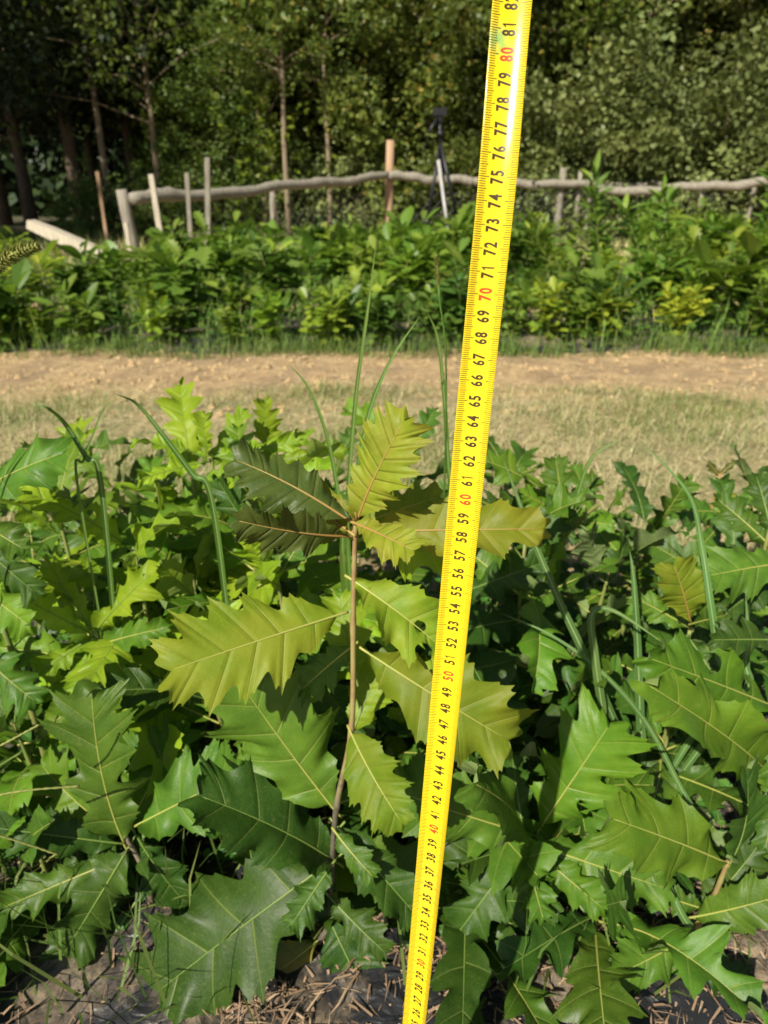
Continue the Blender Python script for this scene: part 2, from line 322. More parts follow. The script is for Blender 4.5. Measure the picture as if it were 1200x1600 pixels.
# ------------------------------------------------------------------ measuring tape
def tape():
    Z0 = 1; f = FPX
    a0, a1, c = 402.93, -2026.9-(-0.5215)*0, -0.5215
    # perspective fit of the printed centimetres: y = 800 + (a + b s)/(1 + c s)
    a, b_, c = 1202.93, -2026.89, -0.52151
    m, kk = -0.09555, 802.07
    dZ = c; dY = -b_/f; dX = (m*b_+(m*800+kk-600)*c)/f
    z0 = 1/math.sqrt(dX*dX+dY*dY+dZ*dZ)
    def bow(s):
        x = (s-.78)/.06; return -.0095*x*math.exp(-x*x)
    def P(s):
        Z = z0*(1+c*s); Y = -(a+b_*s)*z0/f; X = (m*(a+b_*s)+(m*800+kk-600)*(1+c*s))*z0/f
        return EYE + FW*Z + UP*Y + Vector((X, 0, 0))
    s0, s1 = -.0, 1.0
    p0 = P(0.0); D = (P(1.0)-p0).normalized()
    while (p0+D*s0).z < .035: s0 += .002
    base = p0+D*s0
    side = (Vector((1, 0, 0))-D*D.x).normalized(); nrm = side.cross(D).normalized()
    if nrm.y > 0: nrm = -nrm
    W = .0164
    def pt(s, u, off=0.0):              # u -1..1 across, blade bowed, a slight twist towards the ground
        tw = R(-8 + 36*(max(0, .75-s)/.5)**1.1); tw = R(4)+R(34)*max(0, min(1, (.80-s)/.55))
        cs, sn = math.cos(tw), math.sin(tw)
        sd = side*cs + nrm*sn; nn = nrm*cs - side*sn
        th = R(30)*u; rad = W/2/math.sin(R(30))*1.02
        return p0+D*s+sd*(rad*math.sin(th))+nn*((rad*(1-math.cos(th)))*1.0+off)+nrm*bow(s)
    root = empty('measuring_tape', base, 'yellow steel tape measure standing upright beside the seedling, marked 25 to 81', 'measuring tape')
    def loc(v): return v-base
    N = 200; K = 12; b = MB()
    for side_off in (0, -.00018):
        for i in range(N+1):
            s = s0+(s1-s0)*i/N
            for j in range(K+1): b.v.append(loc(pt(s, -1+2*j/K, side_off)))
    o2 = (N+1)*(K+1)
    for i in range(N):
        for j in range(K):
            q = i*(K+1)+j; b.f.append((q, q+1, q+K+2, q+K+1)); b.m.append(0)
            b.f.append((o2+q+K+1, o2+q+K+2, o2+q+1, o2+q)); b.m.append(0)
        for j in (0, K):
            q = i*(K+1)+j; b.f.append((q, q+K+1, o2+q+K+1, o2+q)); b.m.append(0)
    k = NT('yellow_tape_paint'); n = k.noise(300, 3, .6, k.gen()); n2 = k.noise(14, 5, .6, k.gen())
    col = k.mix(k.ramp(n2, [(.4, 0.0), (.75, 1.0)]), (.80, .60, .012), (.74, .54, .016))
    sc = k.ramp(k.noise(90, 5, .7, mapping(k, k.gen(), (1, 1, .12))), [(.64, 0.0), (.72, 1.0)])
    col = k.mix(k.math('MULTIPLY', sc, .25), col, (.60, .47, .08))
    k.l(col, k.p.inputs['Base Color']); k.p.inputs['Roughness'].default_value = .24
    k.l(k.math('MULTIPLY_ADD', n2, .10, .13), k.p.inputs['Roughness'])
    g_ = k.gen()
    for s_, u_, r_, cl, am in ((.806, -.6, .007, (.16, .42, .16), .9), (.802, -.05, .006, (.25, .48, .10), .75), (.801, .55, .003, (.35, .55, .2), .5), (.593, -.75, .0006, (.05, .05, .03), .9), (.63, .4, .02, (.55, .42, .03), .35), (.36, .2, .03, (.55, .40, .04), .4), (.70, -.3, .02, (.62, .46, .03), .3)):
        c_ = loc(pt(s_, u_)); d_ = k.n('ShaderNodeVectorMath', operation='DISTANCE'); k.l(g_, d_.inputs[0]); d_.inputs[1].default_value = c_
        m_ = k.math('SUBTRACT', 1.0, k.math('DIVIDE', k.math('MULTIPLY_ADD', k.noise(420, 4, .7, g_), r_*1.6, k.math('SUBTRACT', d_.outputs['Value'], r_*.8)), r_), clamp=True)
        col = k.mix(k.math('MULTIPLY', m_, am), col, cl)
    k.l(col, k.p.inputs['Base Color'])
    b.build('blade', k.m, root)
    # ticks
    t = MB(); E_ = .00012
    def strip(s, u0, u1, th):
        q = len(t.v); n_ = 3
        for i in range(n_+1):
            u = u0+(u1-u0)*i/n_
            t.v.append(loc(pt(s-th/2, u, E_))); t.v.append(loc(pt(s+th/2, u, E_)))
        for i in range(n_):
            t.f.append((q+2*i, q+2*i+1, q+2*i+3, q+2*i+2)); t.m.append(0)
    smm = int(s0*1000)+1
    for mm in range(smm, 998):
        s = mm/1000
        l, r = (.40, .36) if mm % 10 else (.52, .46)
        if mm % 10 == 0: l, r = .56, .50
        elif mm % 5 == 0: l, r = .46, .40
        th = .00026 if mm % 5 else .00032
        strip(s, -.985, -.985+l, th); strip(s, .985-r, .985, th)
    ink = simple('black_print', (.035, .025, .008), (.06, .045, .012), 200, .35)
    red = simple('red_print', (.62, .045, .015), (.70, .07, .02), 200, .35)
    t.build('tick_mark', ink, root, smooth=False)
    # numerals
    glyph = {}
    for ch in '0123456789':
        cu = bpy.data.curves.new('g', 'FONT'); cu.body = ch; cu.size = 1; cu.offset = .03; cu.resolution_u = 4
        ob = bpy.data.objects.new('g', cu); C.objects.link(ob)
        bpy.context.view_layer.update(); dg = bpy.context.evaluated_depsgraph_get()
        me = ob.evaluated_get(dg).to_mesh()
        vs = [v.co.copy() for v in me.vertices]; fs = [tuple(p.vertices) for p in me.polygons]
        x0 = min(v.x for v in vs); x1 = max(v.x for v in vs); y0 = min(v.y for v in vs); y1 = max(v.y for v in vs)
        glyph[ch] = ([((v.x-(x0+x1)/2)/max(.0001, (y1-y0)), (v.y-(y0+y1)/2)/(y1-y0)) for v in vs], fs)
        ob.evaluated_get(dg).to_mesh_clear(); bpy.data.objects.remove(ob); bpy.data.curves.remove(cu)
    glyph['1'] = ([(-.22, .30), (-.22, .19), (-.02, .30), (-.02, -.5), (.11, -.5), (.11, .5), (.03, .5)], [(3, 4, 5, 6, 0, 1, 2)])
    for red_ in (False, True):
        for cm in range(int(s0*100)+1, 100):
            if (cm % 10 == 0) != red_: continue
            g = MB()
            txt = str(cm)
            for i, ch in enumerate(txt):
                off = (i-(len(txt)-1)/2)*.0031
                q = len(g.v)
                for (gx, gy) in glyph[ch][0]:
                    s = cm/100+off+gx*.0038; u = -.02-gy*.68
                    g.v.append(loc(pt(s, u, E_)))
                for f_ in glyph[ch][1]: g.f.append(tuple(q+v for v in f_)); g.m.append(0)
            ob = g.build('numeral', red if red_ else ink, root, smooth=False)
            if red_: ob['label'] = 'red numeral %d' % cm
    # small worn green smudge above 80
    return root
tape()

# ------------------------------------------------------------------ oak leaves
def leaf_mesh(name, Lm, ratio, n=4, depth=.42, seed=0, arch=.05, fold=.10, wave=.05, curl=0.0, droop=0.0, teeth=.05,
              holes=(), petiole=.12, mats=('mid', 'petiole_y'), rows=15, cols=6, rib=.0009, shape=0, twist=0):
    rnd = random.Random(seed); b = MB(); UVA = []; UVB = []
    sideP = []
    for sd in (-1, 1):
        pk = []; off = rnd.uniform(-.025, .025)
        for k in range(n): pk.append(.16+off+(.84-.16)*((k+.0)/(max(1, n-1)))**.92+rnd.uniform(-.02, .02))
        pk = [0.0]+sorted(pk)+[1.0]; dp = [depth*rnd.uniform(.65, 1.15) for _ in range(n+1)]; ht = [rnd.uniform(.84, 1.14) for _ in range(n+2)]
        dp[0] *= .25; dp[-1] *= .9
        sideP.append((pk, dp, ht))
    NR = rows*(n+1)
    def env(s):
        if shape == 1: return 1.9*s**.62*(1-s)**.62*.98           # elliptical
        e = s**.85*(1-s)**.48; return e/.505
    def lobec(s, pk):
        for i in range(len(pk)-1):
            if s <= pk[i+1] or i == len(pk)-2: return i, (s-pk[i])/(pk[i+1]-pk[i])
    # row positions (shared, dense)
    ph = [rnd.uniform(0, 6.28) for _ in range(6)]
    W2 = ratio*Lm/2
    def height(x, y, s, t, sd):
        z = arch*Lm*4*s*(1-s) - droop*Lm*s*s + fold*abs(x)-curl*x*x/max(W2, .001)
        z += wave*Lm*(t*t)*math.sin(s*11+ph[0]+sd*1.3)*.45+wave*Lm*t**3*math.sin(s*23+ph[1]+sd*2.1)*.28
        z += twist*x*(s-.5)*2
        z += .02*Lm*math.sin(s*4+ph[2])*t
        return z
    grid = {}
    for si, sd in enumerate((-1, 1)):
        pk, dp, ht = sideP[si]
        for i in range(NR+1):
            iv, fr = divmod(i, rows)
            if iv > n: iv, fr = n, rows
            fr = fr/rows; s = pk[iv]+(pk[iv+1]-pk[iv])*fr
            hh = ht[iv]*(1-fr)+ht[iv+1]*fr
            sn = math.sin(math.pi*fr)
            w_ = env(min(1.0, s))*(1-min(.8, dp[iv]*1.12)*math.exp(-((fr-.52)/.23)**2))*(1-.10*sn)*hh
            d0 = min(fr, 1-fr)
            edge_lobe = not (iv == 0 and fr < .5) and not (iv == n and fr > .5)
            if edge_lobe: w_ *= 1+(.15*math.exp(-(d0/.05)**2)+.10*math.exp(-((d0-.21)/.045)**2))*(1 if teeth else 0)
            w_ *= 1+teeth*.5*math.sin(fr*17+iv*2+sd)*(1 if .1 < s < .97 else .3)
            if i == 0: w_ = .02
            w_ = max(w_, .001)*W2*1.24
            an = R(78-46*s**1.2) if shape == 0 else R(72-40*s)
            for j in range(cols+1):
                t = j/cols
                if j == 0 and sd == 1: grid[(sd, i, 0)] = None
                x = sd*t*w_*math.sin(an)
                y = s*Lm+t*w_*math.cos(an)*.85
                # tip region: converge to a pointed apex
                lc = iv+fr
                q = abs(lc-round(lc)); qb = .00035*max(0, 1-q/.1)*(Lm/.13)*(1-t)
                z = height(x, y, s, t, sd)-qb
                grid[(sd, i, j)] = len(b.v); b.v.append(Vector((x, y, z))); UVA.append((lc, sd*t)); UVB.append((y/Lm, x/Lm))
    hol = [(Vector((hx*Lm, hy*Lm)), hr*Lm, hk) for (hx, hy, hr, hk) in holes]
    def hr_(v, h):
        dx = v.x-h[0].x; dy = (v.y-h[0].y)/h[2]; return math.hypot(dx, dy), dx, dy
    inside = set()
    for h in hol:
        for idx, v in enumerate(b.v):
            if hr_(v, h)[0] < h[1]: inside.add(idx)
    faces = []
    for sd in (-1, 1):
        for i in range(NR):
            for j in range(cols):
                q = (grid[(sd, i, j)], grid[(sd, i, j+1)], grid[(sd, i+1, j+1)], grid[(sd, i+1, j)])
                if sd == -1: q = q[::-1]
                if hol and all(k in inside for k in q): continue
                faces.append(q)
    for idx in inside:
        v = b.v[idx]
        for h in hol:
            r_, dx, dy = hr_(v, h)
            if r_ < h[1] and r_ > h[1]*.02:
                kx = h[1]/r_; v.x = h[0].x+dx*kx; v.y = h[0].y+dy*kx*h[2]
    b.f = faces; b.m = [0]*len(faces)
    nv = len(b.v)
    # midrib and petiole as one tapering tube in the same mesh
    pts = []; rad = []
    for i in range(4):
        u = i/4; pts.append(Vector((0, -petiole*Lm*(1-u), -.25*petiole*Lm*(1-u)**2*1.0))); rad.append(rib*(1.25-.1*u))
    for i in range(15):
        s = i/14*.97; pts.append(Vector((0, s*Lm, height(0, s*Lm, s, 0, 1)+rib*.12))); rad.append(rib*(1.1-.92*s))
    b.tube(pts, rad, 6, 1)
    me = b.mesh(name, [M[mats[0]], M[mats[1]]])
    for _ in range(nv, len(b.v)): UVA.append((.5, 0)); UVB.append((0, 0))
    for nm, U in (('UVMap', UVA), ('UV2', UVB)):
        L_ = me.uv_layers.new(name=nm); idx = [0]*len(me.loops); me.loops.foreach_get('vertex_index', idx)
        fl = []
        for q in idx: fl.extend(U[q])
        L_.data.foreach_set('uv', fl)
    return me
def orient(o, base, tip, nrm):
    y = (tip-base).normalized(); z = (nrm-y*nrm.dot(y)).normalized(); x = y.cross(z)
    m = Matrix((x, y, z)).transposed().to_4x4(); m.translation = base; return m

def mk_stem(parent, pts, r0, r1, mat, base, knots=True, seed=0):
    P = curve([p-base for p in pts], 8); n = len(P); rn = random.Random(seed)
    rad = [(r0+(r1-r0)*i/(n-1))*(1+(.22 if knots and i % 7 == 3 else 0)+rn.uniform(-.05, .05)) for i in range(n)]
    b = MB(); b.tube(P, rad, 8); return b.build('stem', mat, parent)

# hand-placed leaves: base (px, py, dist), tip (px, py, dist), width/length, kind, options
def hand(parent, base_obj, B, T, ratio, kind='mid', nrm=None, pet=None, **kw):
    b = at(*B); t = at(*T)
    Lm = (t-b).length
    if nrm is None: nrm = (-.22, -.72, .62)
    nrm = Vector(nrm).normalized()
    kw.setdefault('seed', int(B[0]*7+B[1]*13+T[0]))
    rn = random.Random(kw['seed'])
    kw.setdefault('n', 4); kw.setdefault('depth', rn.uniform(.36, .5)); kw.setdefault('wave', rn.uniform(.10, .18)); kw.setdefault('curl', rn.uniform(0, .38)); kw.setdefault('twist', rn.uniform(-.3, .3)); kw.setdefault('arch', rn.uniform(.02, .08))
    kw.setdefault('fold', rn.uniform(.08, .2)); kw.setdefault('petiole', .10); kw.setdefault('rib', .00100); kw.setdefault('cols', 7)
    pm = pet or {'dark': 'petiole_g', 'mid': 'petiole_y', 'bright': 'petiole_y', 'young': 'petiole_g', 'yellow': 'petiole_y', 'olive': 'petiole_r', 'bronze': 'petiole_r', 'turning': 'petiole_y'}[kind]
    kw['depth'] *= .82
    me = leaf_mesh('leaf', Lm/1.02, ratio, mats=(kind, pm), **kw)
    o = link('leaf', me, parent); o.matrix_local = Matrix.Translation(-base_obj) @ orient(o, b, t, nrm)
    return o

# shared leaves for the rest of the seedlings
LEAFLIB = {}
def lib(kind, i):
    key = (kind, i)
    if key not in LEAFLIB:
        rn = random.Random(i*31+7)
        pm = {'dark': 'petiole_g', 'mid': 'petiole_y', 'bright': 'petiole_y', 'young': 'petiole_g', 'yellow': 'petiole_y', 'olive': 'petiole_r', 'bronze': 'petiole_r', 'turning': 'petiole_y'}[kind]
        LEAFLIB[key] = leaf_mesh('leaf', .12, rn.uniform(.50, .72), n=rn.choice((3, 4, 4, 5)), depth=rn.uniform(.38, .58), seed=i*17+3,
            arch=rn.uniform(.02, .12), fold=rn.uniform(.06, .3), wave=rn.uniform(.08, .17), droop=rn.uniform(0, .22), curl=rn.uniform(0, .3), twist=rn.uniform(-.3, .3),
            petiole=.12, mats=(kind, pm), rows=12, cols=5, holes=((rn.uniform(-.15, .15), rn.uniform(.3, .7), rn.uniform(.025, .05), 1.3),) if i % 4 == 3 else ())
    return LEAFLIB[key]
def seedling(label, px, py_top, yh, nleaf=14, kinds=('mid',), seed=0, lean=(0, 0), size=1.0, group=None, stemmat='stem_green', zlow=.25, spread=1.0):
    rn = random.Random(seed); top = at(px, py_top, yh)
    base = Vector((top.x-lean[0], yh-lean[1], BED0(top.x, yh)-.005 if yh < 1.25 else 0))
    root = empty('oak_seedling', base, label, 'oak seedling', group or 'oak seedlings in the front bed')
    mid = base.lerp(top, .5)+Vector((rn.uniform(-.012, .012), rn.uniform(-.01, .01), 0))
    pts = [base, mid, top]; mk_stem(root, pts, .0042, .0018, M[stemmat], base, seed=seed)
    C_ = curve(pts, 10); az = rn.uniform(0, 6.28)
    for i in range(nleaf):
        f = zlow+(1-zlow)*(i/(nleaf-1))**.75
        p = C_[min(len(C_)-1, int(f*(len(C_)-1)))]
        az += 2.4+rn.uniform(-.3, .3)
        top_ = i > nleaf-4
        el = R(rn.uniform(25, 65)) if top_ else R(rn.uniform(-18, 28))
        d = Vector((math.cos(az)*math.cos(el), math.sin(az)*math.cos(el), math.sin(el)))
        L = (rn.uniform(.60, .95) if top_ else rn.uniform(.8, 1.2))*size
        kd = kinds[min(len(kinds)-1, int(rn.random()*len(kinds)))]
        o = link('leaf', lib(kd, rn.randrange(16)), root)
        up = Vector((rn.gauss(-.1, .5), rn.gauss(-.15, .5), 1.0))
        m = orient(o, p+d*.012, p+d, up); o.matrix_local = Matrix.Translation(-base) @ m @ Matrix.Diagonal((L, L, L, 1))
    return root, base

G0 = 'oak seedlings in the front bed'
# --- the measured seedling
hb = Vector((at(503, 1545, .475).x, .475, .03))
hero = empty('oak_seedling', hb, 'tallest oak seedling beside the yellow tape, with olive bronze top leaves and tan stem', 'oak seedling', G0)
HY = .475
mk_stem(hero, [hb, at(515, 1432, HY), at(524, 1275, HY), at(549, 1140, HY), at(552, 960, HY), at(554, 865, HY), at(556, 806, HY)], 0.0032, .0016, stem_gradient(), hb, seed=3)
bud = MB(); bud.tube([at(556, 812, HY)-hb, at(552, 800, HY)-hb, at(545, 790, HY)-hb], [.003, .0028, .0006], 7); bud.build('bud', M['petiole_r'], hero)
def H(B, T, r, k, **kw): return hand(hero, hb, B, T, r, k, **kw)
H((560, 808, HY), (634, 652, .468), .76, 'olive', n=7, depth=.30, teeth=.05, fold=.16, wave=.10, nrm=(-.35, -.8, .4))
H((547, 815, HY), (362, 716, .50), .62, 'bronze', n=6, depth=.28, nrm=(.72, -.46, .12), fold=.05, wave=.10)
H((545, 838, HY), (364, 812, .43), .50, 'bronze', n=6, depth=.28, nrm=(.45, -.75, -.20), fold=.05, wave=.10)
H((545, 830, HY), (462, 760, .52), .95, 'olive', n=3, depth=.25, nrm=(-.3, -.8, .3))
H((556, 818, .47), (650, 862, .43), .66, 'olive', n=5, depth=.22, nrm=(-.2, -.5, .8), fold=.22)
H((560, 830, .48), (858, 826, .47), .42, 'olive', n=4, depth=.30, nrm=(-.1, -.62, .55), wave=.09, arch=.0)
H((562, 842, .49), (715, 868, .51), .60, 'young', n=4, depth=.28, nrm=(-.1, -.5, .8))
H((560, 820, .50), (690, 775, .53), .62, 'yellow', n=4, depth=.30, nrm=(-.1, -.7, .6))
H((528, 961, HY), (258, 1050, .415), .74, 'yellow', n=5, depth=.36, seed=21, nrm=(-.25, -.80, .50), fold=.05, wave=.07, arch=.03, curl=.18, petiole=.07)
H((553, 908, HY), (694, 1015, .445), .74, 'yellow', n=4, depth=.24, nrm=(.12, -.62, .7), holes=((-.02, .72, .05, 1.2), (.16, .88, .085, 1.0)), fold=.30)
H((575, 1020, HY), (800, 1160, .435), .70, 'yellow', n=4, depth=.30, seed=9, nrm=(-.3, -.72, .6), fold=.14, arch=.05, petiole=.07)
H((549, 1146, .47), (632, 1292, .405), .78, 'yellow', n=5, depth=.15, teeth=.03, seed=5, nrm=(-.1, -.9, .35), fold=.28, wave=.10, shape=1)
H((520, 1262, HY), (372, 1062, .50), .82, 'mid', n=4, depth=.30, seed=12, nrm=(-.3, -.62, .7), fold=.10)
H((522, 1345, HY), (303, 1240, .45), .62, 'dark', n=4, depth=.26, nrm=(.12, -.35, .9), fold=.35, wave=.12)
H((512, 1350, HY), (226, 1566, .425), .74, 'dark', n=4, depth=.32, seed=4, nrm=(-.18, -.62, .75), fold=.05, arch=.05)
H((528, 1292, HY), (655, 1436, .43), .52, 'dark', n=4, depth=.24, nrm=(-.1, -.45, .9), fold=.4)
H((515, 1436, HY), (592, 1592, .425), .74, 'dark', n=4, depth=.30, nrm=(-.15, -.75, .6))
H((500, 1468, HY), (308, 1618, .425), .60, 'turning', n=3, depth=.26, nrm=(-.2, -.62, .75), seed=2)
H((530, 1338, .50), (768, 1392, .52), .66, 'mid', n=4, depth=.34, nrm=(-.25, -.62, .75), seed=15)
H((552, 1142, .50), (598, 1035, .54), .85, 'young', n=4, depth=.30)
H((550, 1010, .50), (470, 1080, .50), .75, 'mid', n=4)
H((556, 1060, .51), (530, 930, .55), .8, 'young', n=4)
H((525, 1300, .50), (430, 1420, .52), .8, 'dark', n=4, seed=30)
H((512, 1440, .49), (470, 1590, .50), .7, 'turning', n=4, seed=36)
H((514, 1400, .462), (606, 1492, .42), .62, 'dark', n=4, seed=61)
H((518, 1352, .462), (452, 1450, .42), .66, 'dark', n=4, seed=63)
H((524, 1300, .462), (585, 1372, .43), .66, 'mid', n=3, seed=65)
H((530, 1255, .50), (640, 1215, .56), .75, 'mid', n=4, seed=31)

def plant(label, top, yh, stem=None, smat='stem_green', basex=None):
    t = at(*top, yh); b = Vector((basex if basex is not None else t.x*.97, yh+.01, BED0(t.x, yh)))
    r = empty('oak_seedling', b, label, 'oak seedling', G0)
    mk_stem(r, [b, b.lerp(t, .5)+Vector((.006, 0, 0)), t], .0042, .002, M[smat], b, seed=int(t.x*999))
    return r, b
# --- front left
Cr, Cb = plant('dark green oak seedling front left, its broad leaf pointing straight up', (195, 1305), .50, smat='stem_grey')
for B, T, r, k, kw in [
    ((192, 1312, .50), (142, 1078, .53), .66, 'mid', dict(n=5, depth=.38, seed=3)),
    ((222, 1285, .50), (374, 1208, .50), .86, 'mid', dict(n=4, depth=.36, seed=6)),
    ((200, 1325, .50), (86, 1512, .455), .50, 'dark', dict(n=5, depth=.26, nrm=(.35, -.75, .5), seed=8)),
    ((205, 1420, .50), (98, 1598, .44), .46, 'dark', dict(n=5, depth=.28, nrm=(-.3, -.8, .4))),
    ((186, 1318, .50), (-20, 1292, .48), .44, 'dark', dict(n=5, depth=.36, nrm=(-.1, -.6, .8), fold=.3)),
    ((180, 1345, .50), (0, 1420, .47), .42, 'mid', dict(n=4, depth=.4)),
    ((215, 1460, .50), (152, 1592, .45), .55, 'bright', dict(n=4, depth=.3)),
    ((210, 1300, .51), (300, 1420, .50), .6, 'dark', dict(n=4)),
    ((195, 1310, .52), (60, 1190, .56), .6, 'bright', dict(n=5)),
    ((200, 1300, .52), (290, 1130, .58), .6, 'bright', dict(n=4)),
    ((205, 1400, .51), (60, 1420, .52), .6, 'dark', dict(n=4)),
    ((205, 1440, .50), (290, 1560, .47), .5, 'mid', dict(n=4))]: hand(Cr, Cb, B, T, r, k, **kw)
Dr, Db = plant('yellow green oak seedling with spiky upright leaves, left, below the grass arcs', (150, 985), .62)
for B, T, r, k, kw in [
    ((146, 988, .62), (70, 868, .64), .42, 'young', dict(n=5, depth=.36)),
    ((150, 985, .62), (252, 882, .62), .46, 'young', dict(n=4, depth=.48)),
    ((142, 990, .62), (12, 920, .60), .42, 'young', dict(n=5, depth=.4)),
    ((142, 998, .62), (34, 1072, .57), .46, 'young', dict(n=4, depth=.4)),
    ((156, 1000, .62), (215, 1075, .57), .5, 'bright', dict(n=4)),
    ((150, 995, .62), (110, 1090, .57), .42, 'young', dict(n=4)),
    ((150, 1010, .62), (265, 980, .60), .46, 'bright', dict(n=4)),
    ((150, 1030, .62), (-10, 1010, .62), .55, 'bright', dict(n=4)),
    ((150, 1060, .62), (230, 1140, .60), .55, 'bright', dict(n=4)),
    ((150, 1080, .62), (60, 1150, .60), .6, 'bright', dict(n=4)),
    ((150, 985, .62), (150, 900, .70), .6, 'mid', dict(n=4))]: hand(Dr, Db, B, T, r, k, **kw)
Br, Bb = plant('bright yellow green oak seedling behind the bronze leaves, its top leaves fanning out', (328, 705), .80)
for B, T, r, k, kw in [
    ((325, 710, .80), (318, 645, .80), .62, 'young', dict(n=4)),
    ((330, 715, .80), (470, 690, .80), .34, 'young', dict(n=4)),
    ((322, 716, .80), (205, 690, .78), .36, 'young', dict(n=4, nrm=(0, -.3, .9))),
    ((322, 722, .80), (215, 750, .74), .34, 'young', dict(n=4, depth=.5)),
    ((332, 730, .80), (385, 640, .84), .5, 'young', dict(n=4)),
    ((335, 752, .80), (440, 760, .74), .44, 'young', dict(n=4)),
    ((335, 790, .80), (215, 800, .76), .44, 'bright', dict(n=4)),
    ((335, 800, .80), (400, 850, .74), .5, 'young', dict(n=4)),
    ((337, 830, .80), (270, 870, .74), .5, 'bright', dict(n=4)),
    ((338, 870, .80), (430, 900, .74), .5, 'mid', dict(n=4)),
    ((338, 890, .80), (280, 960, .74), .5, 'mid', dict(n=4)),
    ((338, 800, .80), (320, 900, .72), .4, 'young', dict(n=4))]: hand(Br, Bb, B, T, r, k, **kw)
r2, b2 = plant('small oak seedling behind the bronze leaves with one upright yellow green leaf', (425, 760), .86)
for B, T, r, k, kw in [
    ((424, 718, .86), (412, 622, .86), .62, 'young', dict(n=5, depth=.4)),
    ((428, 722, .86), (545, 700, .86), .34, 'young', dict(n=5)),
    ((426, 730, .86), (490, 670, .90), .4, 'young', dict(n=4)),
    ((424, 740, .86), (350, 690, .86), .45, 'young', dict(n=4)),
    ((426, 750, .86), (500, 790, .80), .5, 'mid', dict(n=4)),
    ((424, 760, .86), (340, 800, .80), .5, 'mid', dict(n=4))]: hand(r2, b2, B, T, r, k, **kw)
r3, b3 = plant('oak seedling cut by the left picture edge, one broad smooth green leaf', (-60, 800), .60)
for B, T, r, k, kw in [
    ((-45, 778, .60), (104, 706, .60), .62, 'mid', dict(n=4, depth=.14, fold=.1, seed=5)),
    ((-50, 800, .60), (40, 860, .56), .6, 'mid', dict(n=4)), ((-50, 830, .60), (60, 930, .58), .6, 'dark', dict(n=4)),
    ((-50, 900, .60), (50, 980, .56), .6, 'bright', dict(n=4)), ((-50, 1000, .58), (60, 1100, .55), .6, 'mid', dict(n=4))]: hand(r3, b3, B, T, r, k, **kw)
# --- front right
Fr, Fb = plant('green oak seedling right of the tape with one insect-holed leaf pointing up', (824, 1305), .50, smat='stem_grey')
for B, T, r, k, kw in [
    ((846, 1290, .50), (955, 1128, .52), .88, 'bright', dict(n=4, depth=.46, seed=14, holes=((.16, .36, .05, .8), (.20, .16, .035, .7), (.20, .62, .055, .7)))),
    ((815, 1300, .51), (592, 1226, .51), .56, 'mid', dict(n=4, depth=.34, seed=3)),
    ((820, 1300, .50), (738, 1222, .44), .55, 'mid', dict(n=3, depth=.3, nrm=(.2, -.3, .9), curl=.6)),
    ((828, 1316, .50), (1052, 1392, .46), .56, 'mid', dict(n=4, depth=.4, seed=9)),
    ((826, 1318, .50), (948, 1424, .45), .5, 'bright', dict(n=4, depth=.42)),
    ((822, 1330, .50), (850, 1440, .43), .6, 'mid', dict(n=4, depth=.44, curl=.4)),
    ((812, 1400, .50), (942, 1566, .44), .64, 'dark', dict(n=4, depth=.3, seed=7)),
    ((810, 1330, .50), (700, 1478, .46), .56, 'dark', dict(n=4, depth=.34)),
    ((812, 1440, .50), (776, 1598, .44), .5, 'dark', dict(n=4, depth=.24)),
    ((815, 1440, .50), (866, 1620, .44), .5, 'mid', dict(n=4, depth=.24)),
    ((818, 1300, .51), (800, 1180, .56), .5, 'dark', dict(n=4)),
    ((830, 1310, .52), (1010, 1290, .55), .6, 'mid', dict(n=4)),
    ((815, 1330, .53), (690, 1330, .56), .7, 'dark', dict(n=4)),
    ((818, 1400, .52), (930, 1400, .52), .7, 'dark', dict(n=4))]: hand(Fr, Fb, B, T, r, k, **kw)
Gr, Gb = plant('oak seedling, right front, a large glossy leaf over its bare slanting tan stem', (1138, 1345), .455, smat='stem_tan', basex=at(1070, 1480, .455).x)
for B, T, r, k, kw in [
    ((1128, 1345, .455), (948, 1276, .44), .66, 'bright', dict(n=4, depth=.26, seed=17, nrm=(-.1, -.6, .75))),
    ((1142, 1345, .46), (1165, 1195, .48), .82, 'dark', dict(n=4, depth=.26, nrm=(.62, -.6, .3))),
    ((1088, 1432, .455), (1218, 1400, .44), .8, 'mid', dict(n=4, depth=.16, seed=19)),
    ((1082, 1460, .455), (962, 1524, .42), .72, 'mid', dict(n=4, depth=.2)),
    ((1090, 1466, .455), (1186, 1600, .42), .56, 'dark', dict(n=4, depth=.2)),
    ((1062, 1488, .45), (1076, 1618, .42), .70, 'mid', dict(n=4, depth=.16)),
    ((1050, 1500, .46), (968, 1600, .44), .6, 'turning', dict(n=4, depth=.16)),
    ((1100, 1420, .47), (1010, 1390, .48), .6, 'mid', dict(n=4)),
    ((1095, 1425, .47), (1200, 1300, .50), .6, 'dark', dict(n=4))]: hand(Gr, Gb, B, T, r, k, **kw)
r4, b4 = plant('oak seedling cut by the right picture edge, pale folded leaf eaten full of holes', (1215, 1150), .52)
for B, T, r, k, kw in [
    ((1205, 1215, .52), (1000, 1062, .46), .30, 'bright', dict(n=5, depth=.2, nrm=(-.1, -.5, .5), fold=.4)),
    ((1200, 1100, .53), (1008, 1026, .50), .46, 'bright', dict(n=4, depth=.3, holes=((.1, .55, .06, 1.0), (-.08, .7, .05, 1.4), (.05, .25, .04, 1)), wave=.12)),
    ((1210, 1120, .52), (1210, 1240, .48), .6, 'mid', dict(n=4)),
    ((1210, 1000, .56), (1110, 1000, .54), .6, 'dark', dict(n=4)),
    ((1215, 1200, .52), (1195, 1330, .47), .5, 'mid', dict(n=4))]: hand(r4, b4, B, T, r, k, **kw)
r5, b5 = plant('short oak seedling at the right among bluish grass blades, one upright veined olive leaf', (1078, 985), .62)
